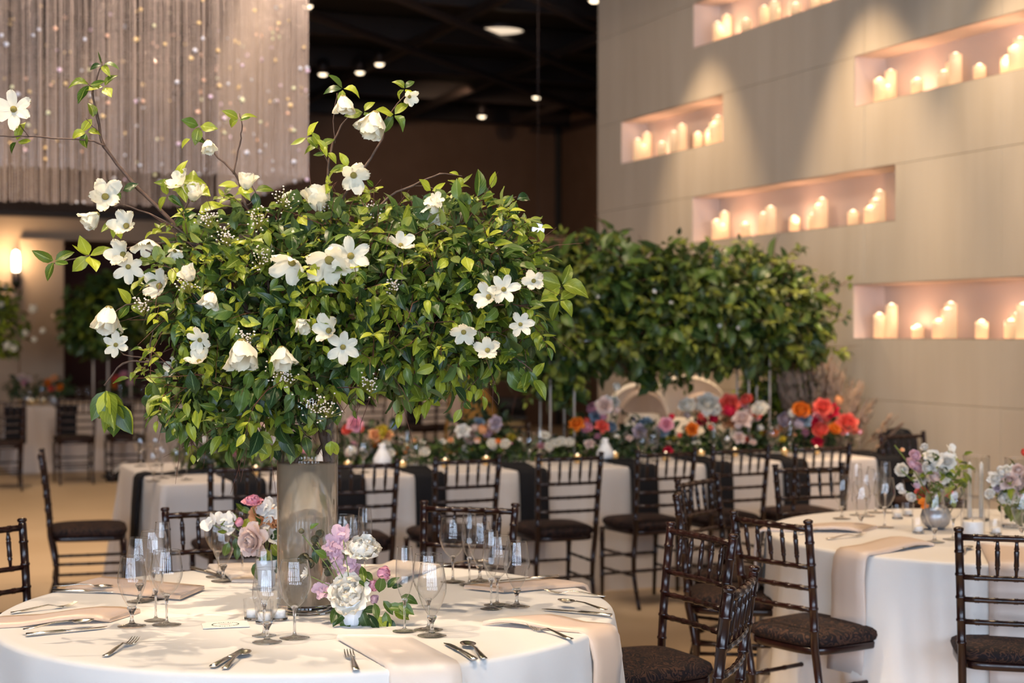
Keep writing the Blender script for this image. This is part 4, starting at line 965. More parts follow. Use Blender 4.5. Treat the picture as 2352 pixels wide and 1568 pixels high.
DW = [(33, 252, 78, 'dog_open', (0, -1, .15)), (242, 452, 66, 'dog_half', (.3, -1, .1)), (208, 505, 46, 'dog_cup', (-.6, -.4, -.6)), (292, 520, 58, 'dog_half', (-.2, -.7, .3)), (340, 552, 58, 'dog_half', (.1, -.5, -.8)),
      (285, 585, 58, 'dog_half', (-.4, -.8, .2)), (295, 612, 62, 'dog_open', (.1, -1, -.3)), (368, 658, 62, 'dog_half', (-.3, -.8, .3)), (402, 575, 34, 'dog_half', (.2, -.6, -.8)), (246, 735, 62, 'dog_cup', (-.1, -.3, -1)),
      (266, 792, 52, 'dog_open', (.1, -1, .1)), (480, 338, 34, 'dog_cup', (.2, -.4, -1)), (418, 425, 52, 'dog_half', (-.5, -.5, .6)), (445, 440, 44, 'dog_cup', (.1, -.4, .9)), (790, 243, 46, 'dog_cup', (.1, -.2, -1)),
      (856, 288, 66, 'dog_cup', (-.2, -.4, -1)), (940, 222, 34, 'dog_half', (.4, -.7, -.4)), (812, 402, 62, 'dog_half', (.2, -.9, -.3)), (730, 455, 62, 'dog_cup', (-.1, -.4, 1)), (992, 478, 62, 'dog_cup', (-.2, -.5, -.9)),
      (672, 600, 72, 'dog_half', (-.2, -.7, -.6)), (757, 595, 82, 'dog_half', (.0, -.8, -.5)), (806, 588, 78, 'dog_open', (.0, -1, .1)), (920, 565, 46, 'dog_half', (.3, -.6, .6)), (555, 818, 74, 'dog_cup', (.1, -.5, -1)),
      (650, 824, 54, 'dog_cup', (.2, -.4, -1)), (460, 780, 52, 'dog_open', (-.3, -.9, -.3)), (458, 832, 48, 'dog_half', (-.2, -.5, .7)), (405, 850, 46, 'dog_half', (-.5, -.5, .3)), (757, 760, 56, 'dog_half', (-.4, -.8, .3)),
      (788, 797, 62, 'dog_open', (.0, -1, .0)), (694, 747, 36, 'dog_cup', (.5, -.5, -.6)), (1157, 665, 58, 'dog_open', (.0, -1, .3)), (1124, 682, 50, 'dog_half', (-.5, -.8, .2)), (1226, 645, 40, 'dog_half', (-.1, -1, .0)),
      (1195, 745, 48, 'dog_open', (.2, -1, .1)), (1065, 762, 46, 'dog_half', (.0, -.9, -.3)), (1120, 805, 46, 'dog_half', (-.1, -.9, .3)), (432, 628, 38, 'dog_cup', (-.4, -.5, .6)), (482, 690, 40, 'dog_cup', (-.2, -.4, -.8)), (568, 415, 42, 'dog_cup', (.2, -.4, .9)), (1000, 462, 30, 'dog_half', (.3, -.6, .5))]
for px, py, sz, kd, d in DW:
    out = (px < 420 or py < 500)
    # blossoms sit on the outer face of the foliage
    off = -.10 if out else -.30
    if kd == 'dog_cup': q = pt(px, py, off)-Vector(d).normalized()*sz/764*.5
    else: q = pt(px, py, off)
    near_bloom(ARR, kd, q, d, sz/764*(.58 if kd == 'dog_open' else .72 if kd == 'dog_half' else 1.0), M['dogwood'], M['button'], 'dogwood_blossom', .17)
for px, py, r in ((650, 455, 26), (590, 500, 24), (745, 472, 22), (860, 482, 24), (595, 590, 26), (640, 850, 30), (660, 868, 26), (565, 775, 18), (752, 935, 26), (720, 925, 24), (480, 500, 20), (325, 700, 18), (520, 540, 22), (905, 655, 16), (850, 880, 22), (430, 650, 20)):
    c = pt(px, py, -.10 if py < 500 else -.27); mb = MB(); ms = MB(); root = c+Vector((0, .03, -.03))
    for k in range(34):
        q = c+Vector((random.gauss(0, .4), random.gauss(0, .25), random.gauss(0, .35)))*r/764*1.4
        mb.lathe([(.0005, -.002), (.0034, .0), (.0024, .002), (.0005, .0028)], 5, q-Vector(ARR.location)); ms.tube([root-Vector(ARR.location), q-Vector(ARR.location)], .0006, 3, False)
    fc = obj('floret_cluster', mb, M['cluster'], ARR); fc['kind'] = 'stuff'; obj('cluster_stalks', ms, M['clu_stem'], ARR)['kind'] = 'stuff'

# ------------------------------------------------------------------ low bouquets of the near table
def bouquet(name, lb, base, cat='bouquet', grp=None): return thing(name, lb, cat, base, 0, grp)
def stems_to(parent, base, ends, r=.0013, m=None, name='stem'):
    for e in ends:
        a = Vector(base)-Vector(parent.location); b = Vector(e)-Vector(parent.location); mid = a.lerp(b, .5)+Vector((0, 0, .015))
        obj(name, MB().tube([a, mid, b], r, 6), m or M['stem'], parent)
bw_ = T(808, 1436); bw_.z = TZ+.001
o = obj('flower_bowl', MB().lathe([(.0005, .001), (.020, .0), (.024, .004), (.044, .065), (.0465, .075), (.0435, .075), (.021, .008), (.0005, .006)], 10), M['porcelain'], loc=bw_, smooth=False); tag(o, 'small white faceted bowl holding the peonies on the near table', 'bowl')
B1 = bouquet('peony_bouquet', 'low bouquet of two white peonies, pink roses and lilac sweet peas before the vase', bw_+Vector((0, 0, .01)))
Yb = bw_.y
def pb1(px, py, off=0): return P(px, py, Yb+off)
near_bloom(B1, 'peony', pb1(806, 1370, -.01), (-.15, -.75, .45), .072, M['ivory'], name='peony')
near_bloom(B1, 'peony', pb1(832, 1275, .02), (.05, -.45, .85), .066, M['ivory'], name='peony')
near_bloom(B1, 'ranunculus', pb1(872, 1317, .0), (.8, -.6, .1), .040, M['pink'], name='ranunculus')
near_bloom(B1, 'ranunculus', pb1(850, 1345, .0), (.7, -.7, .1), .034, M['pink'], name='ranunculus')
near_bloom(B1, 'ranunculus', pb1(853, 1373, .0), (.8, -.5, -.3), .026, M['lilac'], name='ranunculus')
for px, py, s in ((788, 1222, .036), (758, 1250, .034), (782, 1245, .034), (765, 1275, .030), (778, 1268, .026), (780, 1305, .030), (812, 1298, .030), (822, 1312, .026), (735, 1360, .030), (748, 1356, .026), (762, 1365, .024)):
    near_bloom(B1, 'sweetpea', pb1(px, py, .02), (random.uniform(-.5, .3), -.8, .3), s, M['lilac'], name='sweet_pea', cr=.12)
near_bloom(B1, 'daisy', pb1(705, 1318, .0), (-.8, -.4, .3), .022, M['white'], name='scabiosa')
for px, py, s in ((742, 1230, .024), (728, 1240, .022), (705, 1275, .026), (695, 1290, .022), (720, 1290, .026), (735, 1255, .024), (752, 1300, .024), (760, 1310, .022)):
    near_bloom(B1, 'hellebore', pb1(px, py, .02), (random.uniform(-.6, 0), -.7, random.uniform(-.3, .6)), s, M['dusky'], name='hellebore', cr=.12)
link('seed_head', MB().lathe([(.001, 0), (.008, .004), (.009, .010), (.003, .016)], 8).mesh('seed_head', True, M['dusky']), B1, pb1(692, 1226)-Vector(B1.location))
stems_to(B1, pb1(808, 1395), [pb1(*q) for q in ((694, 1228), (728, 1245), (706, 1320), (742, 1360), (788, 1240), (765, 1280), (832, 1300), (872, 1330), (850, 1350))], .0013)
for px, py, dx, dz, L in ((830, 1400, .3, -1, .06), (800, 1420, -.4, -1, .055), (865, 1432, .5, -.6, .062), (852, 1345, -.5, .3, .04), (870, 1360, .25, 1, .048), (890, 1350, .6, 1, .042), (870, 1400, -1, .2, .045), (890, 1395, 1, .15, .052), (905, 1405, 1, -.2, .05),
                          (920, 1370, 1, -.1, .05), (915, 1385, .9, -.5, .05), (860, 1385, .3, -1, .05), (885, 1405, .2, -1, .055), (775, 1390, -.3, -1, .055), (778, 1385, -.1, -1, .05), (845, 1410, .6, -1, .06), (900, 1350, 1, .6, .03), (830, 1300, .3, -1, .05), (840, 1312, .5, -.6, .04),
                          (750, 1280, -.4, .4, .04), (712, 1215, .6, .7, .028), (722, 1262, .2, -1, .04), (880, 1380, .8, -.8, .045), (925, 1380, .2, -1, .05), (895, 1420, .2, -1, .045), (815, 1412, .2, -1, .04), (860, 1415, .8, -.9, .07), (790, 1400, -.6, -.8, .05)):
    add_leaf_part(B1, pb1(px, py, -.01), (dx, -.45, dz), (random.uniform(-.3, .3), -1, .6), L*1.15, M['leaf_dk'] if random.random() < .8 else M['leaf'])
# rose bouquet behind the vase
rb = T(612, 1345); rb.z = TZ+.001
o = obj('bud_vase', MB().lathe([(.0005, .001), (.026, 0), (.028, .004), (.034, .07), (.036, .085), (.033, .085), (.025, .008), (.0005, .006)], 20), M['porcelain'], loc=rb); tag(o, 'small white vase under the blush rose bouquet, partly behind the tall vase', 'vase')
B2 = bouquet('rose_bouquet', 'bouquet with a large blush rose, pink ranunculus and white sweet peas, left of the vase', rb+Vector((0, 0, .01)))
def pb2(px, py, off=0): return P(px, py, rb.y+off)
near_bloom(B2, 'rose', pb2(583, 1240, -.04), (-.45, -.85, -.05), .055, M['blush'], name='rose', cr=.10)
near_bloom(B2, 'ranunculus', pb2(555, 1202, -.02), (-.6, -.5, .4), .030, M['pink'], name='ranunculus')
near_bloom(B2, 'peony', pb2(580, 1160, 0), (.0, -.25, 1), .040, M['pink'], name='ranunculus')
near_bloom(B2, 'rose', pb2(603, 1185, .02), (.2, -.6, .5), .045, M['peach'], name='peach_rose', cr=.10)
near_bloom(B2, 'rose', pb2(632, 1200, .02), (.5, -.6, .2), .035, M['peach'], name='peach_rose', cr=.10)
for px, py, s in ((485, 1200, .040), (515, 1190, .036), (533, 1195, .034), (612, 1165, .040), (625, 1180, .036), (615, 1200, .034), (605, 1225, .036), (630, 1235, .034), (528, 1215, .03), (622, 1160, .03)):
    near_bloom(B2, 'sweetpea', pb2(px, py, 0), (random.uniform(-.6, .4), -.8, .3), s, M['white'], name='sweet_pea', cr=.12)
stems_to(B2, pb2(610, 1290), [pb2(*q) for q in ((490, 1205), (520, 1195), (580, 1165), (560, 1210), (612, 1175), (625, 1200), (540, 1235))], .0014)
for px, py, dx, dz, L in ((530, 1205, -.8, .3, .04), (520, 1222, -1, 0, .03), (545, 1205, -.2, 1, .035), (560, 1175, -.8, .8, .04), (575, 1178, -.6, .5, .04), (590, 1180, .3, -1, .04), (525, 1245, -.3, -1, .05), (540, 1235, .2, -1, .05), (600, 1260, .5, -.6, .06), (615, 1230, .8, .2, .06), (622, 1250, .7, -.7, .06), (605, 1280, .2, -1, .06), (590, 1290, -.2, -1, .06), (545, 1255, 0, -1, .04), (600, 1200, .3, -.9, .05), (625, 1270, .3, -1, .06), (570, 1190, -.3, -.8, .045), (612, 1265, -.4, -1, .06)):
    add_leaf_part(B2, pb2(px, py, 0), (dx, -.35, dz), (random.uniform(-.3, .3), -1, .5), L*1.15, M['leaf_dk'] if random.random() < .6 else M['leaf'])
# votives and the card
vot = thing('votive_holder', 'x', 'candle holder', group='glass votive holders on the near table')
obj('glass_cup', MB().lathe([(.024, .006), (.027, .055), (.0275, .060)], 28), M['glass'], vot); obj('glass_base', MB().lathe([(.0005, 0), (.0235, 0), (.0245, .003), (.0245, .007), (.0005, .007)], 28), M['crystal'], vot)
obj('votive_candle', MB().lathe([(.0005, .008), (.0185, .008), (.0185, .028), (.016, .030), (.0005, .029)], 20), M['white_wax'], vot)
for px, py, lb in ((580, 1424, 'left glass votive with a white candle, behind the front goblet'), (606, 1432, 'middle glass votive with a white candle, seen through the goblet'), (641, 1425, 'right glass votive with a white candle, beside the front wine glass')):
    p = T(px, py); dup(vot, lb, (p.x, p.y, TZ+.0015), 0)
cc = T(517, 1437); cd = thing('menu_card', 'small white card with a leafy oval wreath printed on it', 'card', (cc.x, cc.y, TZ+.002), .25)
obj('paper', MB().box((0, 0, .001), (.13, .095, .001)), M['paper'], cd, smooth=False)
mb = MB()
for k in range(34):
    a = 2*PI*k/34; mb.lathe([(.0001, 0), (.0028 if k % 2 else .0018, 0.0004), (.0001, .0008)], 6, (.037*math.cos(a)*1.0, .028*math.sin(a), .0016))
obj('wreath_print', mb, M['ink'], cd)
mb = MB()
for k, w in enumerate((.030, .038, .024)): mb.box((0, .009-.009*k, .0017), (w, .0022, .0003))
obj('script_print', mb, M['pinkink'], cd, smooth=False)

# ------------------------------------------------------------------ the green arbor over the long table
def YL(px, d=LD/2):
    k = (px-CX)/F; b = LC+V*d; return (b.y-b.x*U.y/U.x)/(1-k*U.y/U.x)
ab = P(1540, 870, YL(1540)); AR = thing('greenery_cloud', 'long cloud of dark green foliage raised on clear rods above the long table', 'greenery', (ab.x, ab.y, 1.3))
BL = [(1285, 690, 120, 130, .35), (1385, 640, 90, 100, .3), (1500, 705, 155, 120, .42), (1650, 700, 155, 120, .42), (1780, 715, 105, 105, .36), (1845, 780, 55, 60, .2), (1360, 775, 130, 80, .35), (1560, 790, 120, 50, .3), (1270, 800, 80, 90, .3),
      (1190, 760, 60, 110, .3), (1700, 795, 115, 50, .3), (1240, 610, 40, 45, .2), (1395, 555, 40, 30, .15), (1530, 590, 50, 25, .15), (1750, 620, 70, 30, .2), (1090, 800, 70, 45, .25), (1060, 855, 25, 40, .08), (1240, 870, 30, 30, .1), (1300, 890, 25, 50, .1), (1480, 862, 40, 24, .12), (1560, 862, 20, 22, .08)]
LB = [pblob(a, b, c, d, YL(a), e) for a, b, c, d, e in BL]
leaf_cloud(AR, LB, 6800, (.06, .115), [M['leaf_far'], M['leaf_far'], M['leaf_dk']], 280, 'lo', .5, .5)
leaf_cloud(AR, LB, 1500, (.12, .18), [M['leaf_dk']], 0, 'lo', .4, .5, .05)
twigs(AR, LB, 160, .003, M['twig'], .25)
sprays(AR, LB, 150, .08, .18, .08, M['leaf_far'], 8, .002)
for pts_ in ([(1840, 690), (1880, 665), (1925, 660), (1945, 645)], [(1840, 720), (1890, 700), (1930, 715)], [(1850, 740), (1905, 745), (1945, 730)], [(1580, 600), (1560, 570), (1553, 545)], [(1830, 700), (1880, 680), (1910, 650)], [(1050, 830), (1060, 870), (1075, 900)]):
    Yc = YL(pts_[0][0]); mb = MB(); mb.tube([P(x, y, Yc)-Vector(AR.location) for x, y in pts_], .003, 5); obj('sprig', mb, M['twig'], AR)
    for x, y in pts_[1:]:
        for k in range(3): add_leaf_part(AR, P(x+random.uniform(-8, 8), y+random.uniform(-6, 6), Yc), (random.gauss(0, 1), -.3, random.gauss(0, 1)), (0, -1, .5), .06, M['leaf_far'])
for k in range(6):
    px, py = random.uniform(1300, 1850), random.uniform(620, 800)
    far_bloom(AR, 'daisy', P(px, py, YL(px)-.42), (0, -1, .2), .016, M['white'])
RODS = [thing('acrylic_stand', 'tall clear rod stand holding the left end of the green cloud', 'stand', (0, 0, 0)), thing('acrylic_stand', 'tall clear rod stand holding the right end of the green cloud', 'stand', (0, 0, 0))]
for rd, pxs in zip(RODS, ((1241, 1264, 1296, 1319), (1693, 1720, 1738, 1768))):
    c = P(sum(pxs)/4, 900, YL(sum(pxs)/4)); rd.location = (c.x, c.y, TZ+.003)
    for i, px in enumerate(pxs):
        q = P(px, 900, YL(px)+(-.12 if i % 2 else .10)); obj('rod', MB().tube([(q.x-c.x, q.y-c.y, .0), (q.x-c.x, q.y-c.y, .78)], .0075, 8), M['acrylic'], rd)
    obj('base_plate', MB().box((0, 0, .006), (.34, .34, .012)), M['acrylic'], rd, smooth=False); obj('top_plate', MB().box((0, 0, .78), (.5, .34, .012)), M['acrylic'], rd, smooth=False)

# ------------------------------------------------------------------ flowers on the long table
def LT(px, d, py=None):
    s = s_at(px, d); p = LP(s, d, TZ); return p if py is None else P(px, py, p.y)
def arrangement(lb, px, d, blooms, leaves=90, spread=(.28, .22, .14), zc=.16, vm=None, lm=None, nm='flower_arrangement', hz=None):
    b = LT(px, d); vs = obj('footed_vase', MB().lathe([(.0005, .001), (.045, 0), (.045, .006), (.014, .02), (.016, .035), (.06, .07), (.068, .11), (.062, .11), (.02, .05), (.0005, .045)], 16), M[vm or 'nickel'], loc=b+Vector((0, 0, .002)))
    tag(vs, 'small footed vase under the %s' % ' '.join(lb.split()[:10]), 'vase'); t = thing(nm, lb, 'flower arrangement', b+Vector((0, 0, .1)))
    for x, y, r, c in blooms:
        q = P(x, y, b.y+random.uniform(-.30, -.10)); far_bloom(t, random.choice(('peony', 'rose', 'ranunculus')), q, (random.uniform(-.5, .5), -.8, random.uniform(.1, .9)), r/F*b.y*1.15, M[c])
        obj('stem', MB().tube([(0, 0, 0), q-Vector(t.location)+Vector((0, .02, -.02))], .003, 5), M['stem'], t)
    cz = hz or 0; leaf_cloud(t, [(np.array([b.x, b.y, TZ+zc+cz]), np.array(spread))], leaves, (.05, .09), [lm or M['leaf_run']], 0, 'lo', .3, .5); return t
arrangement('pink and cream flowers left of the sofa on the long table', 1395, .75, [(1365, 942, 17, 'pink'), (1388, 932, 17, 'blush'), (1414, 893, 17, 'ivory'), (1390, 925, 16, 'white'), (1345, 967, 15, 'coral'), (1350, 985, 14, 'pink'), (1385, 960, 15, 'pink'), (1382, 980, 14, 'coral'), (1325, 975, 15, 'orange'), (1420, 945, 14, 'blush'), (1368, 955, 12, 'slate'), (1400, 985, 16, 'slate'), (1408, 925, 13, 'white')], 130)
arrangement('dark leafy flowers with one crimson bloom, before the sofa', 1500, .70, [(1545, 958, 14, 'crimson'), (1530, 975, 14, 'pink'), (1485, 980, 20, 'slate'), (1525, 990, 18, 'slate'), (1470, 990, 14, 'mauve'), (1560, 1000, 10, 'coral'), (1590, 985, 13, 'orange'), (1535, 1035, 9, 'crimson'), (1458, 965, 9, 'mauve')], 110, (.24, .2, .10), .14)
arrangement('coral, crimson and cream flowers right of the sofa on the long table', 1660, .75, [(1625, 930, 24, 'ivory'), (1580, 935, 20, 'ivory'), (1578, 955, 16, 'blush'), (1645, 940, 17, 'ivory'), (1672, 948, 26, 'crimson'), (1675, 930, 22, 'coral'), (1716, 920, 15, 'coral'), (1700, 930, 14, 'pink'), (1722, 958, 20, 'blush'), (1735, 955, 16, 'coral'), (1748, 942, 20, 'ivory'), (1705, 965, 19, 'blush'), (1675, 970, 18, 'peach'), (1640, 965, 12, 'crimson'), (1612, 970, 13, 'crimson'), (1608, 958, 10, 'coral'), (1712, 1010, 10, 'coral'), (1698, 1005, 12, 'blush'), (1745, 985, 13, 'white'), (1630, 985, 12, 'coral')], 150, (.34, .24, .15))
arrangement('orange and coral flowers at the right of the long table', 1870, .70, [(1840, 945, 21, 'orange'), (1815, 950, 18, 'ivory'), (1890, 937, 19, 'coral'), (1910, 945, 17, 'crimson'), (1924, 923, 18, 'peach'), (1895, 965, 14, 'coral'), (1885, 990, 19, 'coral'), (1915, 988, 15, 'orange'), (1945, 975, 22, 'coral'), (1925, 978, 13, 'orange'), (1878, 1015, 11, 'crimson'), (1865, 970, 14, 'crimson'), (1832, 978, 24, 'mauve'), (1805, 965, 18, 'mauve'), (1850, 965, 13, 'slate'), (1975, 995, 12, 'coral'), (1880, 958, 12, 'pink')], 110, (.3, .22, .13))
arrangement('peach and white flowers on the long table near the middle', 1110, .80, [(1063, 991, 15, 'white'), (1105, 990, 20, 'peach'), (1088, 985, 18, 'blush'), (1082, 1005, 15, 'blush'), (1130, 982, 16, 'blush'), (1138, 970, 13, 'mauve'), (1100, 972, 12, 'slate'), (1122, 995, 13, 'lilac')], 150, (.24, .2, .16), .2)
arrangement('pink and blue flowers on the long table beside the vase', 840, .75, [(815, 975, 16, 'pink'), (832, 985, 14, 'coral'), (878, 995, 18, 'yellow'), (902, 982, 16, 'slate'), (800, 988, 14, 'coral'), (860, 1000, 13, 'peach'), (890, 1000, 12, 'peach'), (815, 990, 12, 'pink')], 120, (.26, .2, .13))
arrangement('white and green flowers at the left end of the long table', 480, .70, [(470, 1010, 16, 'white'), (500, 985, 16, 'ivory'), (480, 975, 14, 'ivory'), (595, 975, 16, 'blush'), (575, 960, 14, 'lilac'), (490, 1035, 14, 'ivory')], 150, (.20, .18, .16), .16, lm=M['leaf_far'])
rn = thing('greenery_runner', 'low garland of dark leaves and small flowers along the middle of the long table', 'garland', LP(2.4, LD/2, TZ+.003))
rbl = [(np.array(LP(s, LD/2, TZ+.06)), np.array((.26, .22, .065))) for s in np.arange(.5, 4.8, .3)]
leaf_cloud(rn, rbl, 3000, (.04, .08), [M['leaf_run'], M['leaf_dk']], 0, 'lo', .2, .7)
for k in range(120):
    s = random.uniform(.5, 4.7); d = LD/2+random.uniform(-.28, .12); p = LP(s, d, TZ+random.uniform(.08, .17))
    far_bloom(rn, random.choice(('daisy', 'ranunculus', 'rose')), p, (random.uniform(-.4, .4), -.7, .7), random.uniform(.016, .032), M[random.choice(('yellow', 'ivory', 'ivory', 'peach', 'blush', 'white', 'pink', 'orange'))], 'small_bloom')
for px, py in ((1275, 1020), (1290, 1016), (1308, 1018), (1262, 1026), (1130, 1020), (1160, 1022), (975, 1040), (895, 1043)):
    far_bloom(rn, 'peony', P(px, py, YL(px, .5)), (0, -.8, .6), .040, M['ivory'], 'cream_bloom')
gv = thing('votive_candle', 'x', 'candle', group='glowing votives along the long table'); obj('cup', MB().lathe([(.015, 0), (.022, .01), (.024, .05), (.022, .05), (.019, .012)], 14), M['gold'], gv); obj('flame', MB().lathe([(.001, .03), (.007, .04), (.006, .055), (.001, .062)], 8), M['flame'], gv)
for k in range(14):
    s = .6+k*.3; p = LP(s, .30+(k % 3)*.07, TZ+.002); dup(gv, 'amber votive candle on the long table, %s from the left' % ORD[k], p)
for k, px in enumerate((878, 1390, 745)):
    p = LT(px, .48 if k != 1 else .40); o = obj('bud_vase', MB().lathe([(.0005, .001), (.035, 0), (.055, .03), (.058, .06), (.035, .10), (.018, .13), (.022, .15), (.017, .15), (.012, .13), (.0005, .1)], 18), M['porcelain'], loc=p+Vector((0, 0, .002)))
    tag(o, ('pale rounded bud vase on the long table behind the second chair', 'pale rounded bud vase on the long table between fourth and fifth chairs', 'pale rounded bud vase on the long table hidden by the tall vase')[k], 'vase')

# ------------------------------------------------------------------ right round table centrepiece
def RT(px, py): p = T(px, py); p.z = TZ+.0015; return p
mp = RT(2150, 1215); o = obj('flower_vase', MB().lathe([(.0005, .001), (.03, 0), (.055, .02), (.065, .05), (.055, .085), (.035, .10), (.03, .10), (.05, .06), (.0005, .012)], 20), M['nickel'], loc=mp); tag(o, 'round silvery vase under the pale bouquet on the right table', 'vase')
B3 = bouquet('pale_bouquet', 'loose bouquet of white, lilac and coral flowers on the right table', mp+Vector((0, 0, .02)))
for x, y, r, c in ((2130, 1078, 20, 'white'), (2150, 1055, 26, 'white'), (2165, 1085, 24, 'ivory'), (2175, 1060, 20, 'white'), (2118, 1095, 20, 'white'), (2145, 1100, 20, 'blush'), (2135, 1048, 14, 'ivory'), (2180, 1030, 16, 'ivory'), (2125, 1028, 11, 'white'), (2100, 1048, 16, 'lilac'), (2090, 1068, 18, 'lilac'), (2105, 1075, 16, 'lilac'),
                   (2070, 1080, 18, 'ivory'), (2068, 1125, 16, 'white'), (2100, 1118, 14, 'lilac'), (2092, 1145, 14, 'white'), (2118, 1135, 16, 'coral'), (2120, 1158, 16, 'orange'), (2180, 1137, 15, 'coral'), (2175, 1098, 15, 'ivory'), (2160, 1120, 15, 'white'), (2190, 1045, 12, 'ivory'), (2070, 1035, 9, 'peach'), (2150, 1135, 14, 'blush')):
    far_bloom(B3, random.choice(('peony', 'rose', 'sweetpea', 'peony')), P(x, y, mp.y+random.uniform(-.08, .04)), (random.uniform(-.6, .6), -.7, random.uniform(.1, .8)), r/F*mp.y*1.05, M[c])
stems_to(B3, mp+Vector((0, 0, .09)), [P(*q, mp.y) for q in ((2055, 1022), (2070, 1080), (2068, 1125), (2125, 1035), (2180, 1035), (2190, 1120), (2092, 1140))], .003)
leaf_cloud(B3, [(np.array(P(2160, 1100, mp.y)), np.array((.10, .08, .12))), (np.array(P(2200, 1090, mp.y)), np.array((.06, .06, .09)))], 120, (.03, .06), [M['leaf_far'], M['leaf']], 0, 'lo')
mp2 = RT(2325, 1210); o = obj('glass_vase', MB().lathe([(.045, .008), (.048, .09)], 20), M['glass'], loc=mp2); tag(o, 'low clear glass vase under the rose bouquet at the right edge', 'vase')
obj('base', MB().lathe([(.0005, 0), (.045, 0), (.046, .008), (.0005, .008)], 20), M['crystal'], o)
B4 = bouquet('rose_bouquet', 'bouquet of blush roses and white blooms at the right edge', mp2+Vector((0, 0, .03)))
for x, y, r, c in ((2318, 1105, 24, 'blush'), (2345, 1120, 22, 'blush'), (2297, 1085, 16, 'white'), (2282, 1100, 16, 'white'), (2275, 1135, 14, 'white'), (2300, 1145, 16, 'white'), (2322, 1140, 18, 'white'), (2290, 1120, 10, 'mauve'), (2340, 1080, 16, 'blush'), (2360, 1100, 20, 'blush'), (2312, 1080, 13, 'ivory'), (2350, 1040, 10, 'coral')):
    far_bloom(B4, random.choice(('rose', 'peony')), P(x, y, mp2.y-.03), (random.uniform(-.5, .4), -.8, .3), r/F*mp2.y*1.05, M[c])
leaf_cloud(B4, [(np.array(P(2330, 1130, mp2.y)), np.array((.08, .06, .09)))], 110, (.03, .07), [M['leaf_far'], M['leaf']], 0, 'lo')
stems_to(B4, mp2+Vector((0, 0, .03)), [P(*q, mp2.y) for q in ((2290, 1150), (2320, 1150), (2345, 1150))], .003)
for (x, y, w, h, lb, tx) in ((2243, 1195, .058, .285, 'tall clear glass hurricane with taper candles on the right table', (-.030, .022)), (2335, 1190, .052, .27, 'second tall glass hurricane at the right edge', (-.02,))):
    p = RT(x, y); hc = thing('hurricane_vase', lb, 'candle holder', p); obj('glass_cylinder', MB().lathe([(w, .01), (w, h)], 28), M['foot_glass'], hc); obj('glass_base', MB().lathe([(.0005, 0), (w-.001, 0), (w, .004), (w, .010), (.0005, .010)], 28), M['crystal'], hc)
    obj('rim', MB().lathe([(w-.001, h-.002), (w+.0015, h-.002), (w+.0015, h+.001), (w-.001, h+.001), (w-.001, h-.002)], 28), M['crystal'], hc)
    for i, dx in enumerate(tx):
        cn = thing('taper_candle', '%s white taper candle inside the %s' % (('left', 'right')[i], lb.split(' with')[0]), 'candle', p+Vector((dx, 0, .0115)), group='taper candles on the right table')
        obj('wax', MB().lathe([(.0005, 0), (.0105, 0), (.0095, h-.05), (.004, h-.04), (.0005, h-.035)], 12), M['white_wax'], cn); obj('wick', MB().tube([(0, 0, h-.04), (0, 0, h-.028)], .001, 5), M['black_cloth'], cn)
p = RT(2235, 1236); pc = thing('pillar_candle', 'short wide white pillar candle in a clear dish on the right table', 'candle', p); obj('wax', MB().lathe([(.0005, .006), (.042, .006), (.042, .066), (.038, .069), (.0005, .065)], 24), M['white_wax'], pc)
obj('glass_cup', MB().lathe([(.047, .004), (.048, .115)], 28), M['glass'], pc); obj('dish', MB().lathe([(.0005, 0), (.047, 0), (.048, .005), (.0005, .005)], 28), M['crystal'], pc); obj('wick', MB().tube([(0, 0, .064), (0, 0, .074)], .001, 5), M['black_cloth'], pc)
vg = None
for px, py, lb in ((2062, 1192, 'left square glass votive on the right table'), (2086, 1186, 'right square glass votive on the right table'), (2110, 1225, 'round glass votive by the pale bouquet'), (2288, 1228, 'clear votive left of the rose bouquet')):
    p = RT(px, py); dup(vot, lb, p, .3, 'votives on the right round table')

# ------------------------------------------------------------------ sofa, plumes and planting by the stone wall
sf = thing('curved_sofa', 'cream curved settee beyond the long table flowers', 'sofa', (P(1560, 900, 12.0).x, 12.0, 0), .18)
def rbox(c, d, r=.06, seg=3):
    bm = bmesh.new(); bmesh.ops.create_cube(bm, size=1); bmesh.ops.scale(bm, vec=d, verts=bm.verts); bmesh.ops.translate(bm, vec=c, verts=bm.verts)
    bmesh.ops.bevel(bm, geom=bm.edges[:], offset=r, segments=seg, affect='EDGES'); me = MB(); me.v = [tuple(v.co) for v in bm.verts]; bm.verts.ensure_lookup_table(); me.f = [tuple(v.index for v in f.verts) for f in bm.faces]; bm.free(); return me
def arch(cx, w, zt, zb, y0, th):
    o = [(cx-w/2, zb)]+[(cx-w/2*math.cos(a), zt-.24+.24*math.sin(a)) for a in np.linspace(0, PI, 14)]+[(cx+w/2, zb)]
    rows = [[(x*1.0, y0+dy, z-(.02 if k in (0, 3) else 0)) for x, z in o] for k, dy in enumerate((0, .03, th-.03, th))]
    mb = MB().grid(rows, True); n = len(o); mb.f += [tuple(range(n)), tuple(3*n+k for k in range(n-1, -1, -1))]; return mb
obj('backrest', arch(.13, .66, 1.26, .35, .22, .12), M['upholstery'], sf); obj('backrest', arch(-.27, .48, 1.20, .35, .18, .12), M['upholstery'], sf)
obj('back_cushion', arch(.24, .44, 1.13, .55, .10, .12), M['cushion_grey'], sf); obj('back_cushion', arch(-.26, .38, 1.15, .55, .06, .12), M['cushion_grey'], sf)
obj('seat', rbox((0, -.12, .74), (1.0, .60, .40), .08), M['upholstery'], sf); obj('arm', rbox((-.36, -.28, .90), (.36, .34, .18), .08), M['upholstery'], sf)
obj('base', rbox((0, 0, .28), (1.0, .6, .54), .03), M['cushion_grey'], sf)
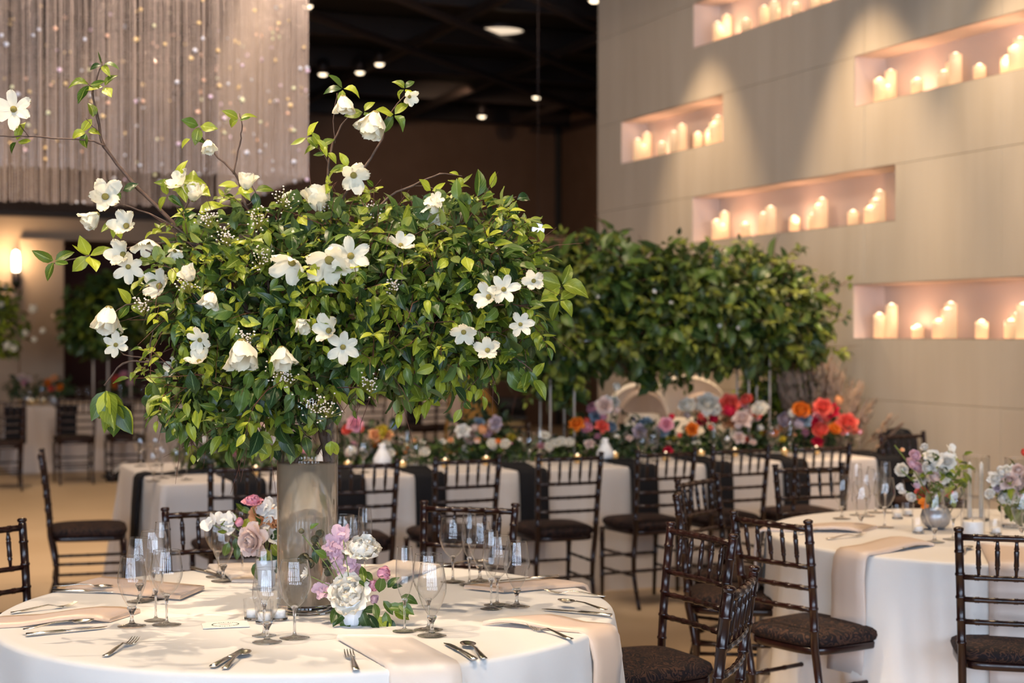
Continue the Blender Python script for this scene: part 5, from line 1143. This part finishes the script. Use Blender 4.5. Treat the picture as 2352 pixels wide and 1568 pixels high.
pp = P(1790, 1000, 11.35); gs = thing('potted_shrub', 'leafy green shrub standing beside the sofa against the stone wall', 'shrub', (P(1770, 900, 11.5).x, 11.5, 0))
leaf_cloud(gs, [pblob(1770, 880, 60, 90, 11.5, .22), pblob(1820, 900, 50, 70, 11.4, .2), pblob(1740, 950, 60, 70, 11.5, .22), pblob(1450, 850, 1, 1, 11.5, .01)][:3], 900, (.05, .10), [M['leaf_far'], M['leaf']], 60, 'lo')
mb = MB()
for k in range(9): a = k*.7; mb.tube([(0, 0, .3), (.08*math.cos(a), .06*math.sin(a), .7), (.22*math.cos(a), .12*math.sin(a), 1.15)], [.012, .009, .004], 6)
obj('stems', mb, M['bark'], gs)['kind'] = 'stuff'; obj('pot', MB().lathe([(.001, 0), (.14, 0), (.18, .34), (.165, .34), (.15, .3), (.001, .3)], 24), M['dark_metal'], gs)
gp = thing('pampas_plant', 'brown feathery dried grasses spreading before the stone wall', 'dried grass', (P(1880, 900, 10.95).x, 10.95, 0))
mb = MB(); base = Vector((0, 0, .25))
for k in range(150):
    px = random.gauss(1890, 75); top = 1000-(190 if px < 1900 else 190*max(.15, 1-(px-1900)/190))*random.uniform(.45, 1.0); px = max(1790, min(2065, px))
    e = P(px, top, min(11.3, 7.28/(.4184+(px-CX)/F)-.25)+random.uniform(-.15, .05))-Vector(gp.location); m_ = base.lerp(e, .55)+Vector((0, 0, .08)); mb.tube([base, m_, e], [.003, .002, .0012], 4, False)
    for j in range(7):
        c = m_.lerp(e, .35+.1*j)
        d = (e-m_).normalized(); L = .07; x = Vector((random.gauss(0, 1), random.gauss(0, 1), .5)).normalized()*.016
        mb.add([c, c+x+d*L*.4, c+d*L, c-x+d*L*.4], [(0, 1, 2, 3)])
obj('plumes', mb, M['brown_plume'], gp)['kind'] = 'stuff'; obj('pot', MB().lathe([(.001, 0), (.16, 0), (.2, .3), (.18, .3), (.16, .26), (.001, .26)], 24), M['dark_metal'], gp)

# ------------------------------------------------------------------ far left and far middle tables
def far_table(corner, L, D, lb, ang=UA): rect_cloth(corner, L, D, ang, lb, M['cloth_far'], random.randrange(99), TZ, 1.6)
FT = G(35, 1088); FT.z = 0; far_table(FT, 3.4, 1.2, 'pale cloth on the far left table before the dark recess')
FM = G(790, 1063); FM.z = 0; far_table(FM, 1.55, 1.1, 'pale cloth on the far middle table beneath the arrangement tip')
def far_chair(px, Y, lb, rz): x = (px-CX)/F*Y; dup(CHAIR, lb, (x, Y, 0), rz, G4)
va = math.atan2(V.y, V.x)-PI/2
far_chair(170, 16.6, 'blurred dark chair at the far left table, nearer the cloth corner', va); far_chair(288, 16.9, 'blurred dark chair at the far left table, right of its neighbour', va); far_chair(5, 15.9, 'blurred dark chair cut off by the left edge at the far table', va)
far_chair(835, 18.3, 'blurred dark chair at the far middle table, left one', va); far_chair(955, 18.5, 'blurred dark chair at the far middle table, centre one', va); far_chair(1020, 18.7, 'blurred dark chair at the far middle table, right one', va)
def far_napkin(px, Y, lb):
    x = (px-CX)/F*Y; o = obj('napkin', MB().box((0, 0, TZ-.17), (.22, .03, .4)).box((0, .1, TZ+.012), (.22, .22, .02)), M['charcoal'], loc=(x, Y, 0), smooth=False); o.rotation_euler = (0, 0, UA); tag(o, lb, 'napkin', 'dark napkins on the far tables')
far_napkin(152, 17.35, 'dark napkin on the far left table behind the first chair'); far_napkin(282, 17.65, 'dark napkin on the far left table behind the second chair'); far_napkin(36, 16.98, 'dark napkin at the left corner of the far left table')
far_napkin(838, 19.28, 'dark napkin on the far middle table at left'); far_napkin(950, 19.5, 'dark napkin on the far middle table at right')
def far_glass(px, Y, z, lb, k='w'): dup(KG[k][0], lb, ((px-CX)/F*Y, Y, z), 0, 'glints of glasses on the far tables')
for i, (px, Y) in enumerate([(50, 18.0), (68, 17.9), (95, 17.9), (180, 18.3), (200, 18.3), (275, 18.4), (300, 18.6), (330, 18.6), (870, 20.0), (910, 20.0), (990, 20.2)]): far_glass(px, Y, TZ+.002, 'blurred clear glass on the far tables, %s from the left' % ORD[i], 'gwf'[i % 3])
def far_flowers(px, py, Y, blooms, lb, leaves=90, sp=(.24, .2, .12)):
    c = Vector(((px-CX)/F*Y, Y, TZ+.002)); t = thing('flower_arrangement', lb, 'flower arrangement', c); obj('vase', MB().lathe([(.001, 0), (.06, 0), (.07, .1), (.06, .1), (.001, .09)], 14), M['nickel'], t)
    for x, y, r, cc_ in blooms: far_bloom(t, 'peony', P(x, y, Y-.1), (0, -.9, .4), r/F*Y, M[cc_])
    leaf_cloud(t, [(np.array((c.x, Y, TZ+.2)), np.array(sp))], leaves, (.06, .11), [M['leaf_run']], 0, 'lo')
far_flowers(125, 880, 18.2, [(110, 880, 11, 'orange'), (125, 870, 11, 'peach'), (138, 890, 10, 'orange'), (118, 893, 9, 'coral')], 'orange flowers at the corner of the far left table')
far_flowers(280, 880, 18.6, [(268, 872, 11, 'coral'), (285, 862, 11, 'pink'), (300, 880, 10, 'pink'), (262, 888, 9, 'orange')], 'dim reddish flowers on the far left table below the round greenery')
far_flowers(62, 870, 18.5, [(50, 868, 11, 'blush'), (66, 872, 10, 'blush'), (58, 878, 10, 'pink')], 'blush flowers at the left end of the far left table')
far_flowers(900, 885, 19.9, [(870, 888, 10, 'pink'), (905, 880, 10, 'blush'), (930, 890, 10, 'ivory')], 'flowers on the far middle table')
for i, (px, py, Y) in enumerate([(55, 0, 0), (66, 0, 0), (85, 0, 0), (48, 0, 0), (74, 0, 0), (100, 0, 0), (60, 0, 0)]):
    Yt = 18.2+.2*(i % 4); dup(gv, 'small glowing votive on the far left tables, %s of the cluster' % ORD[i], ((px-CX)/F*Yt, Yt, TZ+.002), 0, 'votives on the far tables')
def far_tall(lb, blobs, N, base, size, mats, poles, blooms=()):
    t = thing('tall_arrangement', lb, 'flower arrangement', base); leaf_cloud(t, blobs, N, size, mats, 0, 'lo')
    for px, Y, z0, z1 in poles: x = (px-CX)/F*Y; obj('rod', MB().tube([(x-base[0], Y-base[1], z0-base[2]), (x-base[0], Y-base[1], z1-base[2])], .012, 8), M['acrylic'], t)
    for px, py, r, Y in blooms: far_bloom(t, 'dog_half', P(px, py, Y), (0, -1, .2), r/F*Y, M['dogwood'])
Yq = 18.2
far_tall('round green arrangement raised before the dark recess at left', [pblob(230, 730, 80, 80, Yq, .35), pblob(320, 710, 90, 70, Yq, .4), pblob(410, 690, 60, 60, Yq, .3), pblob(270, 680, 60, 45, Yq, .3), pblob(190, 760, 45, 45, Yq, .2)], 2300, (P(270, 800, Yq).x, Yq, TZ), (.10, .18), [M['leaf_far'], M['leaf_dk']], [(214, Yq, TZ, 1.4), (248, Yq, TZ, 1.4), (300, Yq, TZ, 1.4)])
Yq = 17.6
far_tall('blurred dogwood arrangement cut off by the left edge, out of focus', [pblob(-40, 740, 70, 85, Yq, .3), pblob(15, 700, 30, 50, Yq, .16), pblob(20, 790, 40, 22, Yq, .12), pblob(60, 750, 26, 12, Yq, .06)], 600, (P(-60, 800, Yq).x, Yq, TZ), (.08, .15), [M['leaf'], M['leaf_far']], [(-40, Yq, TZ, 1.5)], [(78, 711, 14, Yq-.1), (12, 663, 9, Yq-.1), (60, 765, 10, Yq-.1), (100, 760, 10, Yq), (80, 780, 9, Yq), (20, 795, 14, Yq-.15), (35, 800, 12, Yq-.15), (5, 700, 9, Yq-.2)])
mu = P(1078, 1000, 15.0); mb = MB(); rows = []
for i in range(12):
    v = i/11; z = 0+1.28*v; w = .30*(1-.72*v**1.3)+.05*math.sin(3*v); rows.append([((w*math.cos(a))*(1+.10*math.sin(4*a+2*v))+.05*math.sin(4*v), .7*w*math.sin(a), z) for a in np.linspace(0, 2*PI, 22, endpoint=False)])
rows.append([(.05*math.sin(4.0)+.02*math.cos(a), .02*math.sin(a), 1.30) for a in np.linspace(0, 2*PI, 22, endpoint=False)])
o = obj('draped_cloth', mb.grid(rows, True), M['mustard'], loc=(mu.x, 15.0, 0)); tag(o, 'mustard brown draped cloth shape in the dark background', 'cloth')
rows = []
for i in range(8): v = i/7; z = .55+.70*v; w = .07*(1-.3*v); rows.append([(-.14+.05*v+w*math.cos(a), -.2+w*.6*math.sin(a), z) for a in np.linspace(0, 2*PI, 12, endpoint=False)])
obj('pale_fold', MB().grid(rows, True), M['taupe'], o)['label'] = 'greyish pale fold'
q = G(1168, 1120); kb = thing('side_cabinet', 'low tan box cabinet in the dark background', 'cabinet', (P(1168, 970, 15.5).x, 15.5, 0))
obj('body', rbox((0, 0, .38), (.30, .3, .72), .02), M['box'], kb); obj('top', MB().box((0, 0, .76), (.36, .36, .03)), M['black'], kb, smooth=False); obj('monitor', rbox((0, .05, .87), (.34, .04, .17), .008), M['black'], kb)
bgp = G(262, 1106); bg = thing('handbag', 'black bag lying on the floor beyond the long table left end', 'bag', bgp, .5)
obj('body', rbox((0, 0, .06), (.26, .16, .12), .05), M['black_cloth'], bg); obj('paper', MB().box((.05, 0, .15), (.24, .12, .01), Matrix.Rotation(-.6, 3, 'Y')), M['paper'], bg, smooth=False); obj('lining', rbox((.14, 0, .08), (.06, .1, .08), .02), M['orange'], bg)
for t_ in list(bpy.data.objects):
    if t_.get('label') == 'x': t_['label'] = 'spare'
